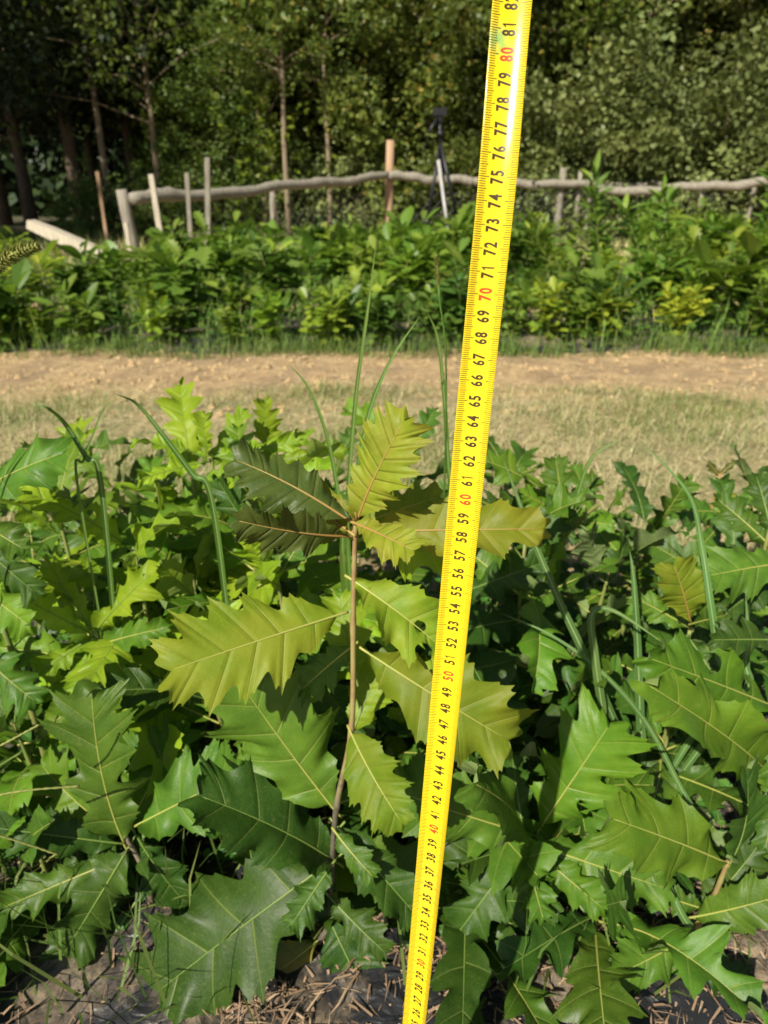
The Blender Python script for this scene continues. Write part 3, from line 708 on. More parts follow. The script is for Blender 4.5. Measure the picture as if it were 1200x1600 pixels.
for B, T, r, k, kw in [
    ((1078, 968, .62), (1052, 880, .62), .84, 'yellow', dict(n=5, depth=.2, pet='petiole_r')),
    ((1080, 975, .62), (1140, 960, .58), .5, 'mid', dict(n=4)), ((1078, 990, .62), (1010, 1050, .58), .5, 'dark', dict(n=4)),
    ((1078, 1000, .62), (1130, 1080, .58), .6, 'dark', dict(n=4)), ((1076, 980, .64), (985, 930, .66), .6, 'mid', dict(n=4))]: hand(r5, b5, B, T, r, k, **kw)
r6, b6 = plant('dark green oak seedling at the right edge above the holed leaf', (1205, 820), .66)
for B, T, r, k, kw in [
    ((1225, 880, .64), (1105, 900, .62), .8, 'mid', dict(n=4, depth=.3)), ((1200, 850, .66), (1120, 780, .70), .6, 'mid', dict(n=4)),
    ((1205, 830, .66), (1180, 740, .70), .6, 'dark', dict(n=4)), ((1210, 900, .66), (1130, 960, .62), .6, 'dark', dict(n=4))]: hand(r6, b6, B, T, r, k, **kw)
r7, b7 = plant('oak seedling right of the tape with bright leaves behind the slanting bluish blade', (880, 800), .82)
for B, T, r, k, kw in [
    ((880, 800, .82), (868, 715, .84), .7, 'mid', dict(n=3)), ((882, 800, .82), (935, 745, .84), .6, 'mid', dict(n=4)),
    ((878, 805, .82), (815, 770, .80), .7, 'bright', dict(n=3)), ((880, 815, .82), (960, 820, .78), .5, 'bright', dict(n=3)),
    ((880, 820, .82), (850, 900, .76), .5, 'young', dict(n=3)), ((875, 790, .82), (745, 715, .80), .36, 'bright', dict(n=4, nrm=(0, -.3, .9))),
    ((875, 800, .84), (765, 790, .86), .8, 'dark', dict(n=4, nrm=(.7, -.5, .1)))]: hand(r7, b7, B, T, r, k, **kw)
r8, b8 = plant('small oak seedling with red stem, right rear of the front bed', (1125, 740), .98, smat='petiole_r')
for B, T, r, k, kw in [
    ((1125, 745, .98), (1105, 722, .98), .5, 'bronze', dict(n=3)), ((1125, 742, .98), (1150, 720, .98), .5, 'bronze', dict(n=3)), ((1125, 760, .98), (1150, 790, .96), .5, 'olive', dict(n=3)),
    ((1125, 800, .98), (1040, 800, .94), .5, 'mid', dict(n=4)), ((1125, 800, .98), (1190, 770, .96), .6, 'mid', dict(n=4)), ((1125, 820, .98), (1090, 860, .92), .5, 'mid', dict(n=4))]: hand(r8, b8, B, T, r, k, **kw)

# --- the rest of the front bed
for i, a in enumerate([
    ('leafy oak seedling at the far left rear, under the long grass arcs', 100, 735, .98, 16, ('bright', 'young', 'mid')),
    ('dark oak seedling between the spiky yellow green one and the fanning one', 245, 790, .90, 16, ('mid', 'dark', 'bright')),
    ('oak seedling behind the top olive leaf, at the rear edge of the bed', 640, 700, 1.05, 14, ('mid', 'bright')),
    ('dark oak seedling under the bronze leaves, just left of the tan stem', 430, 880, .66, 15, ('mid', 'young', 'dark')),
    ('low oak seedling under the large yellow leaf, left of the tan stem', 330, 1080, .60, 14, ('mid', 'dark', 'bright')),
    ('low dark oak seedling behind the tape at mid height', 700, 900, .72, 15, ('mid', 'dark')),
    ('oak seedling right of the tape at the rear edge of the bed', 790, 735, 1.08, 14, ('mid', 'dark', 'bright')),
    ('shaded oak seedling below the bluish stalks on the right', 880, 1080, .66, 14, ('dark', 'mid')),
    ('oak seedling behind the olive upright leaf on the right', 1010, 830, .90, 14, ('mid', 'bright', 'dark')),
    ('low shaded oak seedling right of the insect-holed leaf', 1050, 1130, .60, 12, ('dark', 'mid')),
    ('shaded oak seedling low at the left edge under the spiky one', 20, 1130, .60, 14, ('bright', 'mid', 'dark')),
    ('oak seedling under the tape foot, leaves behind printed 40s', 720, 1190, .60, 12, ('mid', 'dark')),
    ('oak seedling at rear right corner of the front bed', 1180, 765, 1.10, 14, ('mid', 'dark')),
    ('low oak seedling left rear near the dry grass', 20, 790, 1.10, 14, ('mid', 'bright')),
    ('oak seedling at the rear between fanning seedling and grass clump', 520, 760, 1.10, 12, ('mid', 'bright', 'young')),
    ('low oak seedling at rear right under the reclining grass blade', 930, 800, 1.12, 12, ('mid', 'dark')),
    ('glowing yellow green oak seedling left of the bronze leaves, fullest of the pale ones', 300, 745, .80, 20, ('young',)),
    ('glowing yellow green oak seedling low behind the large yellow leaf', 395, 790, .70, 16, ('young', 'bright')),
    ('pale green oak seedling in the left middle, below the fanning one', 210, 860, .68, 17, ('young', 'young', 'bright')),
    ('pale green oak seedling at the left edge, middle of the bed', 90, 800, .74, 17, ('young', 'bright')),
    ('low oak seedling under the right front seedlings at the bottom edge', 930, 1420, .49, 10, ('dark', 'mid')),
    ('low oak seedling just right of the tape foot', 740, 1400, .50, 10, ('dark', 'mid')),
    ('low oak seedling at the lower left under the dark pointed leaves', 60, 1330, .52, 10, ('mid', 'dark')),
    ('oak seedling at far left middle between spiky and arched grass', 50, 850, .80, 16, ('bright', 'mid', 'young')),
    ('oak seedling mid bed just left of the clump of tall blades', 420, 800, .78, 15, ('young', 'mid', 'bright')),
    ('oak seedling mid bed beneath the fanning yellow green one', 300, 900, .70, 15, ('bright', 'young', 'mid')),
    ('oak seedling between the tape and the nodding seed head', 820, 850, .72, 14, ('mid', 'bright', 'dark')),
    ('oak seedling left of the upright bluish blades', 950, 900, .74, 14, ('mid', 'dark')),
    ('oak seedling at the far right middle beside the upright blades', 1150, 900, .78, 15, ('mid', 'bright', 'dark')),
    ('low oak seedling hidden under the tan stem at mid height', 590, 1150, .62, 13, ('mid', 'young', 'dark')),
    ('low oak seedling between the holed leaf and the bluish stalks', 900, 1210, .56, 10, ('mid', 'dark')),
    ('oak seedling mid bed behind the far left smooth leaf', 180, 760, 1.15, 15, ('bright', 'mid')),
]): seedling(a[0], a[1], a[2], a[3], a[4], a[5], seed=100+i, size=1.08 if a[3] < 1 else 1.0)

# ------------------------------------------------------------------ grass blades and seed heads
def blade(parent, base, pts, wpx, dist_name='leaf_blade', mat='blade', fold=.35, side=None):
    P = curve(pts, 8); n = len(P); b = MB()
    for i, p in enumerate(P):
        t = (P[min(i+1, n-1)]-P[max(0, i-1)]).normalized()
        s_ = side or t.cross((EYE-p).normalized()+Vector((0, 0, .3))).normalized()
        nn = s_.cross(t).normalized(); u = i/(n-1); wv = wpx*(min(1, .45+u*2.2))*(1-u**3.2)+.0002
        b.v += [p-base-s_*wv/2, p-base-s_*wv*.06-nn*wv*fold*.5, p-base-nn*wv*fold*.62, p-base+s_*wv*.06-nn*wv*fold*.5, p-base+s_*wv/2]
    for i in range(n-1):
        for j in range(4): q = i*5+j; b.f.append((q, q+1, q+6, q+5)); b.m.append(1 if j in (1, 2) else 0)
    return b.build(dist_name, [M[mat], M['blade_rib']], parent, smooth=True)
def seedhead(parent, base, p0, p1, r, seed=0):
    rn = random.Random(seed); b = MB(); P = curve([p0, p0.lerp(p1, .5)+Vector((0, 0, r*.5)), p1], 8); n = len(P)
    b.tube([p-base for p in P], [r*.35*(1-.6*i/(n-1)) for i in range(n)], 6)
    for i in range(420):
        u = rn.random(); p = P[min(n-1, int(u*(n-1)))]-base; t = (p1-p0).normalized()
        d = Vector((rn.gauss(0, 1), rn.gauss(0, 1), rn.gauss(0, 1))); d = (d-t*d.dot(t)).normalized()
        rr = r*(1-.45*abs(u*2-.9)**2); a = p+d*rr*.3; e = p+d*rr*rn.uniform(.8, 1.15)+t*r*.7; sd = t.cross(d)*r*.16
        q = len(b.v); m_ = a.lerp(e, .5); b.v += [a, m_+sd, e, m_-sd]; b.f.append((q, q+1, q+2, q+3)); b.m.append(0)
        if i % 3 == 0:
            q = len(b.v); e2 = p+d*rr*1.9+t*r*1.4; b.v += [a, a+sd*.25, e2]; b.f.append((q, q+1, q+2)); b.m.append(0)
    return b.build('seed_head', M['bract'], parent, smooth=False)
def grass(label, base_px, yh, blades, mat, heads=()):
    g = at(*base_px, yh); base = Vector((g.x, yh, BED0(g.x, yh)))
    r = empty('grass_clump', base, label, 'grass', 'tall grass clumps in the front bed')
    for pts, wd in blades:
        PP = [at(*p) for p in pts]; w_ = wd/FPX*(PP[0]-EYE).length
        e0 = PP[0]+(PP[0]-PP[1])*.7
        Q_ = [base+Vector((random.Random(wd+len(pts)).uniform(-.01, .01), 0, 0)), base.lerp(e0, .6), e0] if e0.z > base.z+.08 else [base]
        blade(r, base, Q_+PP, w_*.62, mat=mat, fold=.22)
    for (a, b_, c, wpx) in heads:
        A, B_, C2 = at(*a), at(*b_), at(*c); st = MB(); st.tube([p-base for p in curve([base, A, B_], 8)], .0011, 5); st.build('stalk', M[mat], r)
        seedhead(r, base, B_, C2, wpx/FPX*(B_-EYE).length/2, seed=int(a[0]))
    return r
grass('tall green grass clump with long narrow blades standing behind the top leaf', (560, 800), .66,
    [([(543, 780, .66), (556, 620, .66), (575, 480, .66), (588, 375, .66)], 13), ([(556, 745, .66), (578, 640, .66), (612, 560, .66), (656, 494, .66)], 14),
     ([(530, 780, .66), (513, 690, .66), (484, 610, .66), (449, 566, .66)], 12), ([(545, 800, .66), (560, 720, .66), (566, 650, .67)], 10)], 'blade')
grass('slender grass stalk with a bristly seed head left of the tape', (700, 720), .72,
    [([(700, 720, .72), (694, 620, .72), (684, 530, .72), (668, 488, .72)], 13)], 'blade', [((697, 640, .72), (685, 447, .72), (681, 400, .72), 11)])
grass('grass clump at the left, one blade arching over left of the bright seedlings', (372, 1000), .62,
    [([(300, 740, .62), (255, 680, .62), (215, 632, .62), (180, 615, .60)], 15)], 'blade')
grass('grass clump at the far left with short blades drooping like hooks', (150, 1000), .62,
    [([(130, 720, .62), (145, 680, .62), (162, 640, .62), (188, 616, .60)], 6),
     ([(135, 715, .62), (103, 664, .62), (75, 638, .60), (48, 630, .60)], 13)], 'blade')
grass('foxtail grass leaning in from the left edge with a plump yellow seed head', (-120, 900), .55, [([(-120, 900, .55), (-110, 700, .55), (-140, 560, .55)], 10)], 'blade', [((-110, 600, .55), (-18, 428, .55), (58, 386, .55), 24)])
grass('bluish broad-bladed grass slanting beside the tape on the right', (1060, 1300), .58,
    [([(905, 1005, .60), (872, 935, .61), (832, 840, .62), (806, 770, .63), (786, 718, .64)], 20), ([(1062, 1228, .55), (1010, 1130, .57), (940, 1050, .58), (860, 992, .60), (782, 958, .62)], 13),
     ([(940, 1100, .58), (930, 1030, .58), (925, 960, .59), (960, 955, .59), (1042, 1008, .57)], 21)], 'blade_blue')
grass('upright bluish grass blades at the right between shaded leaves', (1000, 1200), .60,
    [([(1000, 1110, .60), (996, 1000, .61), (990, 905, .62), (984, 860, .63)], 21), ([(1122, 1020, .58), (1110, 940, .59), (1096, 850, .61), (1075, 770, .62), (1000, 688, .64)], 18),
     ([(1166, 1040, .58), (1168, 980, .59), (1165, 925, .60)], 17)], 'blade_blue')
grass('low grass clump at the right rear with a nodding green seed head', (860, 900), .80,
    [([(900, 780, .80), (925, 715, .80), (972, 686, .80)], 14), ([(880, 840, .78), (905, 800, .78), (925, 765, .78)], 8)], 'blade', [((862, 860, .78), (880, 838, .78), (936, 788, .78), 14)])
grass('dusty grass blade lying low at the bottom right of the tape', (880, 1620), .40, [([(800, 1610, .42), (770, 1570, .43), (735, 1530, .44), (700, 1505, .45)], 15), ([(860, 1620, .42), (840, 1560, .44), (826, 1530, .45)], 12)], 'blade_blue')
grass('grass blade slanting across the tan stem at the right front', (1120, 1500), .47, [([(1105, 1470, .46), (1072, 1440, .46), (1050, 1395, .47), (1030, 1350, .48)], 17)], 'blade_blue')
grass('pair of pale dry seed stalks reaching in from the left edge', (-60, 1330), .42, [], 'bract')
for o in [o for o in C.objects if o.name.startswith('grass_clump') and o.get('label', '').startswith('pair of pale')]:
    for pts in ([(-60, 1260, .42), (20, 1238, .43), (125, 1228, .45)], [(-60, 1290, .42), (20, 1312, .43), (92, 1336, .44)], [(-60, 1190, .42), (0, 1165, .43), (62, 1132, .45)]):
        b = MB(); P = curve([at(*p)-o.location for p in pts], 14); b.tube(P, [.0007*(1+.7*(i % 2)) for i in range(len(P))], 5); b.build('seed_stalk', M['bract'], o)

# ------------------------------------------------------------------ loose straw, dry turf, weeds (nobody could count them)
def scatter(name, mat, n, area, lfun, wfun, upf, seed, label, cat, zf=lambda x, y: 0, curl=.3, dens=None):
    rn = random.Random(seed); b = MB(); k = 0
    while k < n:
        x = rn.uniform(area[0], area[1]); y = rn.uniform(area[2], area[3])
        if dens and rn.random() > dens(x, y): continue
        k += 1; L = lfun(rn); w_ = wfun(rn); az = rn.uniform(0, 6.28); el = upf(rn)
        d = Vector((math.cos(az)*math.cos(el), math.sin(az)*math.cos(el), math.sin(el))); s_ = Vector((-math.sin(az), math.cos(az), rn.uniform(-.3, .3)))*w_/2
        p = Vector((x, y, zf(x, y)+rn.uniform(0, .006))); m_ = p+d*L*.55; e = p+d*L*.95+Vector((rn.uniform(-1, 1), rn.uniform(-1, 1), -.6))*L*curl*.5
        e.z = max(e.z, p.z-.002)
        q = len(b.v); b.v += [p-s_, p+s_, m_+s_*.8, m_-s_*.8, e]; b.f += [(q, q+1, q+2, q+3), (q+3, q+2, q+4)]; b.m += [0, 0]
    return tag(b.build(name, mat, smooth=False), label, cat, kind='stuff')
def patch(x, y): return .5+.5*math.sin(x*2.3+1.7*math.sin(y*1.9))*math.cos(y*3.1+x*1.1)
scatter('dry_grass', M['drygrass'], 42000, (-1.9, 2.1, 1.32, 2.75), lambda r: r.uniform(.02, .07), lambda r: r.uniform(.0010, .0022), lambda r: R(r.uniform(5, 60)), 1,
    'short dry tan grass on the path between the beds', 'dry grass', hill, dens=lambda x, y: .35+.65*patch(x*1.3, y*1.4) if y < 2.3+.25*math.sin(x*2.1) else .12+.35*patch(x*2, y*2)**2)
scatter('green_grass', M['greengrass'], 9000, (-1.9, 2.3, 1.32, 2.7), lambda r: r.uniform(.02, .07), lambda r: r.uniform(.0012, .0025), lambda r: R(r.uniform(30, 85)), 2,
    'thin green grass showing through the dry path', 'grass', hill, dens=lambda x, y: (patch(x*1.7, y*2)**3)+(1.0 if (x-1.1)**2*2+(y-2.45)**2*6 < .12 else 0))
scatter('straw', M['straw'], 16000, (-2.3, 2.6, 1.6, 3.45), lambda r: r.uniform(.02, .10), lambda r: r.uniform(.001, .0025), lambda r: R(r.uniform(0, 14)), 3,
    'loose straw and clippings on the sandy strip', 'straw', hill)
scatter('straw', M['mulch'], 15000, (-.7, .75, .25, .85), lambda r: r.choice((.004, .008, .014, .03))*r.uniform(.6, 1.3), lambda r: r.uniform(.0005, .0028), lambda r: R(r.uniform(0, 18)), 4,
    'dry stalks and bark mulch around the seedling stems', 'straw', BED0, dens=lambda x, y: (.06+.25*patch(x*5+1, y*6)**2) if x < -.16 else min(1, .25+.9*patch(x*6+1, y*7)))
scatter('green_grass', M['greengrass'], 5200, (-2.6, 3.0, 3.25, 3.5), lambda r: r.uniform(.05, .14), lambda r: r.uniform(.002, .005), lambda r: R(r.uniform(35, 85)), 5,
    'fringe of green grass along the foot of the second bed', 'grass', hill, dens=lambda x, y: .2+patch(x*2, y))
scatter('green_grass', M['greengrass'], 14000, (-3.6, 4.2, 3.4, 6.4), lambda r: r.uniform(.10, .30), lambda r: r.uniform(.003, .007), lambda r: R(r.uniform(45, 85)), 15,
    'weedy grass grown up between the bushy rows', 'grass', hill, dens=lambda x, y: patch(x*1.3, y*2)**2+.1)
scatter('dry_grass', M['drygrass'], 2500, (-3.6, 4.2, 3.5, 6.4), lambda r: r.uniform(.08, .26), lambda r: r.uniform(.003, .006), lambda r: R(r.uniform(10, 80)), 16,
    'dead dry stalks between the bushy rows', 'dry grass', hill, dens=lambda x, y: patch(x*1.9+2, y*2.3)**2+.05)
scatter('dry_grass', M['drygrass'], 6000, (-4.5, 5.5, 5.9, 8.8), lambda r: r.uniform(.08, .3), lambda r: r.uniform(.004, .009), lambda r: R(r.uniform(35, 85)), 6,
    'tall dry grass in front of the rail fence', 'dry grass', hill, dens=lambda x, y: .25+patch(x, y))
scatter('green_grass', M['greengrass'], 9000, (-6, 7, 5.9, 11.5), lambda r: r.uniform(.08, .28), lambda r: r.uniform(.005, .011), lambda r: R(r.uniform(35, 85)), 7,
    'rough green grass under the rail fence and forest edge', 'grass', hill)
rn = random.Random(77); b = MB()
for _ in range(1500):                                    # crumbs and clods of soil on the sandy strip
    x = rn.uniform(-2.4, 2.7); y = rn.uniform(2.3, 3.42); r_ = rn.choice((.006, .009, .013, .022))*rn.uniform(.6, 1.2); z = hill(x, y)
    q = len(b.v); P_ = [Vector((x+math.cos(a_)*r_*rn.uniform(.7, 1.2), y+math.sin(a_)*r_*rn.uniform(.7, 1.2), z-.003+rn.uniform(0, .3)*r_)) for a_ in (0, 1.05, 2.1, 3.14, 4.2, 5.24)]
    b.v += P_+[Vector((x, y, z+r_*rn.uniform(.5, .9)))]
    for k_ in range(6): b.f.append((q+k_, q+(k_+1) % 6, q+6)); b.m.append(0)
tag(b.build('soil_clods', simple('soil_crumbs', (.28, .19, .09), (.50, .36, .19), 60, .95), smooth=False), 'crumbs and clods of tan soil on the sandy strip', 'soil', kind='stuff')
scatter('green_grass', M['greengrass'], 2600, (-.75, .85, .40, 1.25), lambda r: r.uniform(.04, .16), lambda r: r.uniform(.0015, .0035), lambda r: R(r.uniform(25, 85)), 8,
    'thin tangled weedy grass between the front seedlings', 'grass', BED0, dens=lambda x, y: patch(x*4, y*5)**2+(.5 if x > .1 and y > .6 else .1))
def weeds(name, n, area, sz, seed, label, zf, hmax, mat='weed'):
    rn = random.Random(seed); b = MB()
    for _ in range(n):
        x = rn.uniform(*area[:2]); y = rn.uniform(*area[2:]); z = zf(x, y)+rn.uniform(.004, hmax); L = rn.uniform(*sz); az = rn.uniform(0, 6.28)
        d = Vector((math.cos(az), math.sin(az), rn.uniform(-.3, .5))).normalized(); s_ = Vector((-math.sin(az), math.cos(az), rn.uniform(-.4, .4))).normalized()
        p = Vector((x, y, z)); q = len(b.v); w_ = L*rn.uniform(.28, .42)
        b.v += [p, p+d*L*.35+s_*w_, p+d*L*.8+s_*w_*.7, p+d*L-Vector((0, 0, L*.1)), p+d*L*.8-s_*w_*.7, p+d*L*.35-s_*w_, p+d*L*.5-Vector((0, 0, L*.08))]
        for k_ in range(5): b.f.append((q+6, q+k_, q+k_+1)); b.m.append(0)
        b.f.append((q+6, q+5, q)); b.m.append(0)
    return tag(b.build(name, M[mat], smooth=False), label, 'weeds', kind='stuff')
weeds('ground_weeds', 2600, (-.75, .85, .55, 1.25), (.010, .028), 11, 'small round-leaved weeds creeping between the front seedlings', BED0, .10)
weeds('ground_weeds', 3000, (-3.2, 3.6, 3.38, 4.5), (.02, .05), 12, 'low weeds under the bushy row beyond the path', bedz(3.36, 4.4, .05), .12)

# ------------------------------------------------------------------ seedlings of the farther beds (low-poly lobed leaves, one stem each)
OUT = [(0, 0), (.12, .10), (.24, .20), (.30, .13), (.42, .30), (.50, .17), (.62, .33), (.72, .19), (.84, .24), (.90, .10), (1.0, 0)]
OUT2 = [(0, 0), (.10, .12), (.3, .24), (.5, .28), (.7, .24), (.88, .12), (1.0, 0)]
OUT3 = [(0, 0), (.15, .05), (.4, .085), (.7, .07), (1.0, 0)]
def add_leaf(b, p, d, up, L, out, wr=1.0, droop=.2):
    s_ = d.cross(up).normalized(); n_ = s_.cross(d).normalized()
    q = len(b.v); m = len(out)
    def pp(u, v): return p+d*(u*L)+s_*(v*L*wr)+n_*(abs(v)*L*.25-droop*L*u*u)
    for u, v in out: b.v.append(pp(u, 0))
    for sd in (1, -1):
        for u, v in out[1:-1]: b.v.append(pp(u+v*.25, v*sd))
    for k_, sd in ((0, 1), (1, -1)):
        o_ = q+m+k_*(m-2)
        for i in range(m-1):
            a, c = q+i, q+i+1
            if i == 0: f = (a, c, o_)
            elif i == m-2: f = (a, c, o_+i-1)
            else: f = (a, c, o_+i, o_+i-1)
            b.f.append(f if sd < 0 else f[::-1]); b.m.append(0)
def bush_meshes(kind, i):
    rn = random.Random(i*77+5); fo = MB(); st = MB(); nst = rn.choice((2, 3, 4)) if kind != 'tall' else 2
    H_ = rn.uniform(.30, .42) if kind != 'tall' else rn.uniform(.45, .62)
    for k_ in range(nst):
        az = rn.uniform(0, 6.28); h = H_*rn.uniform(.7, 1.05); tip = Vector((math.cos(az)*h*.35, math.sin(az)*h*.35, h)); mid = tip*.5+Vector((rn.uniform(-.02, .02), rn.uniform(-.02, .02), .02))
        P = curve([Vector((0, 0, -.01)), mid, tip], 8); st.tube(P, [.005*(1-.6*u/len(P)) for u in range(len(P))], 5)
        n = 46 if kind != 'tall' else 50; a = rn.uniform(0, 6)
        for j in range(n):
            f = .10+.9*(j/n)**.8; p = P[min(len(P)-1, int(f*len(P)))]; a += 2.4+rn.uniform(-.4, .4); el = R(rn.uniform(-15, 45) + (25 if f > .9 else 0))
            d = Vector((math.cos(a)*math.cos(el), math.sin(a)*math.cos(el), math.sin(el)))
            up = Vector((rn.uniform(-.5, .4), rn.uniform(-.6, .2), 1))
            if kind == 'tall': add_leaf(fo, p, (d+Vector((0, 0, .5))).normalized(), up, rn.uniform(.07, .14), OUT3, 1.4, .3)
            else: add_leaf(fo, p+d*rn.uniform(0, .04), d, up, rn.choice((.035, .05, .065, .08, .10, .135))*rn.uniform(.8, 1.15), OUT if kind == 'oak' else OUT2, rn.uniform(.8, 1.1), rn.uniform(.05, .3))
    return fo, st
BUSH = {}
def bush(kind, i, mat):
    key = (kind, i, mat)
    if key not in BUSH:
        fo, st = bush_meshes(kind, i); BUSH[key] = (fo.mesh('foliage', M[mat], smooth=False), st.mesh('stem', M['stem_green']))
    return BUSH[key]
LB = {('bed_a', 'oak'): ('mid green lobed seedling in the beds beyond the grass path', 'mid green lobed seedlings beyond the path'),
      ('bed_b', 'oak'): ('bright green lobed seedling in the beds beyond the grass path', 'bright green lobed seedlings beyond the path'),
      ('bed_c', 'round'): ('dark green round-leaved seedling in the beds beyond the path', 'dark round-leaved seedlings beyond the path'),
      ('bed_a', 'round'): ('mid green round-leaved seedling in the beds beyond the path', 'mid green round-leaved seedlings beyond the path'),
      ('bed_a', 'tall'): ('taller narrow-leaved sapling rising near the rail fence', 'narrow-leaved saplings near the fence'),
      ('bed_b', 'tall'): ('taller bright narrow-leaved sapling rising near the rail fence', 'bright narrow-leaved saplings near the fence')}
def place_bush(x, y, kind, mat, sc, rn, label=None, group=None, name='nursery_seedling'):
    me, st = bush(kind, rn.randrange(5), mat); lb, gr = LB.get((mat, kind), (None, None))
    o = empty(name, (x, y, .03 if y < 5.9 else 0), label or lb, 'seedling', group or gr); o.rotation_euler.z = rn.uniform(0, 6.28); o.scale = (sc, sc, sc*rn.uniform(.85, 1.15))
    link('foliage', me, o); link('stem', st, o); return o
rb = random.Random(42)
for (yy, x0, x1, step, sc) in ((3.50, -2.3, 2.5, .20, .82), (3.80, -2.5, 2.7, .20, .95), (4.12, -2.7, 2.9, .21, 1.0), (4.95, -3.1, 3.4, .24, 1.0), (5.3, -3.3, 3.6, .24, 1.05), (5.7, -3.2, 3.9, .25, 1.1)):
    x = x0
    while x < x1:
        c = rb.random(); kind, mat = ('oak', 'bed_a') if c < .34 else ('oak', 'bed_b') if c < .60 else ('round', 'bed_c') if c < .76 else ('round', 'bed_a')
        if yy > 5 and rb.random() < .28: kind, mat = 'tall', rb.choice(('bed_a', 'bed_b'))
        pxx = 600+x/(yy/math.cos(PITCH)*.93)*FPX; hs = (.50 if pxx < 200 else .72 if pxx < 330 else 1.25)+.18*math.sin(x*3.1+yy*5) if pxx < 760 else 1.1+.05*min(1, (pxx-760)/160)
        if yy < 4.3: hs = 1.0+.14*math.sin(x*4.7+yy*3)
        if pxx < 760 and kind == 'tall' and rb.random() < .5: kind = 'oak'
        if pxx > 780 and yy > 4.5 and rb.random() < .5: kind, mat = 'tall', 'bed_a'
        if rb.random() > .10: place_bush(x+rb.uniform(-.08, .08), yy+rb.uniform(-.09, .09), kind, mat, hs*sc*rb.uniform(.5, 1.25), rb)
        x += step*rb.uniform(.8, 1.2)
for i in range(26):
    x = rb.uniform(1.0, 5.0) if i > 3 else rb.uniform(-4.6, -3.4); y = rb.uniform(6.2, 7.4)
    place_bush(x, y, 'tall', rb.choice(('bed_a', 'bed_b')), rb.uniform(.65, .95), rb)
for i in range(34):
    y = rb.uniform(6.15, 7.3); px = rb.uniform(330, 860); kd = rb.choice((('oak', 'bed_a'), ('round', 'bed_a'), ('oak', 'bed_b'), ('round', 'bed_c')))
    place_bush((px-600)/FPX*y/1.0, y, kd[0], kd[1], rb.uniform(.8, 1.25), rb)
for px, py, y, lb in ((862, 462, 3.55, 'yellow seedling nearest the tape in the second bed'), (815, 440, 3.8, 'smaller yellow seedling set back beside the yellow one near the tape'), (950, 480, 3.55, 'yellow green seedling in the second bed right of the two by the tape'), (1060, 470, 3.6, 'yellow green seedling far right in the second bed')):
    place_bush(xg(px, y, py), y-.02, 'oak', 'bed_y', .7, rb, lb, 'yellow seedlings in the second bed')

# ------------------------------------------------------------------ rail fence, stakes, fallen beam, tripod
def rail(parent, base, a, b_, r0, r1, mat, seed, name='rail'):
    rn = random.Random(seed); n = 44; P = []; rad = []; k1, k2 = rn.uniform(0, 6), rn.uniform(0, 6)
    for i in range(n+1):
        u = i/n; P.append(a.lerp(b_, u)-base+Vector((0, 0, .014*math.sin(u*13+k1)+.007*math.sin(u*31+k2)+rn.uniform(-.003, .003)-.015*math.sin(math.pi*u)))); rad.append((r0+(r1-r0)*u)*(rn.uniform(.90, 1.08)+(.22 if rn.random() < .10 else 0)))
    b = MB(); b.tube(P, rad, 9); return b.build(name, mat, parent)
def post(parent, base, foot, top, r, mat, name='post', seed=0):
    rn = random.Random(seed); b = MB(); P = [foot-base, foot.lerp(top, .35)-base, foot.lerp(top, .7)-base, top-base]
    b.tube([Vector(p)+Vector((rn.uniform(-1, 1), 0, 0))*r*.15 for p in P], [r*1.05, r, r*.96, r*.86], 10); return b.build(name, mat, parent)
pA = at(205, 312, 6.9); pB = at(606, 274, 9.4); pC = at(1035, 291, 9.8); pD = at(1230, 281, 9.0)
fb = Vector((pA.x, pA.y, 0)); fence = empty('rail_fence', fb, 'weathered grey rail fence with wire mesh meeting at a tall reddish post', 'fence')
rail(fence, fb, pA, pB, 0.056, .044, M['wood_grey'], 1)
rail(fence, fb, pB, at(770, 283, 9.6), .052, .05, M['wood_grey'], 2); rail(fence, fb, at(760, 283, 9.55), pC, .05, .045, M['wood_grey'], 3); rail(fence, fb, at(935, 300, 9.3), pD, .045, .055, M['wood_grey'], 4)
post(fence, fb, Vector((pB.x, pB.y+.08, -.05)), at(609, 219, 9.48), .055, M['wood_red'], seed=5)
post(fence, fb, Vector((pA.x-.05, 6.98, -.05)), at(190, 296, 6.98), .055, M['wood_grey'], seed=6)
for px, pt_, y, r in ((425, 292, 8.25, .035), (880, 262, 9.72, .045), (908, 266, 9.75, .03), (925, 270, 9.8, .025), (770, 276, 9.65, .03), (1100, 290, 9.45, .03), (1180, 284, 9.25, .03)):
    t = at(px, pt_, y); post(fence, fb, Vector((t.x, y, -.05)), t, r, M['wood_grey'], seed=px)
def mesh_wire(a, b_, h0):
    b = MB(); L = (b_-a).length; n = int(L/.12)
    for i in range(n+1):
        for sg in (1, -1):
            u0 = i/n; u1 = (i+sg*h0/.12*.9)/n
            if not 0 <= u1 <= 1: continue
            p = a.lerp(b_, u0); q = a.lerp(b_, u1); b.tube([Vector((p.x, p.y, h0))-fb, Vector((q.x, q.y, .0))-fb], .0016, 3, cap=False)
    return b
for a, b_ in ((pA, pB), (pB, pC), (pC, pD)): mesh_wire(a, b_, .62).build('wire_mesh', M['wire'], fence)
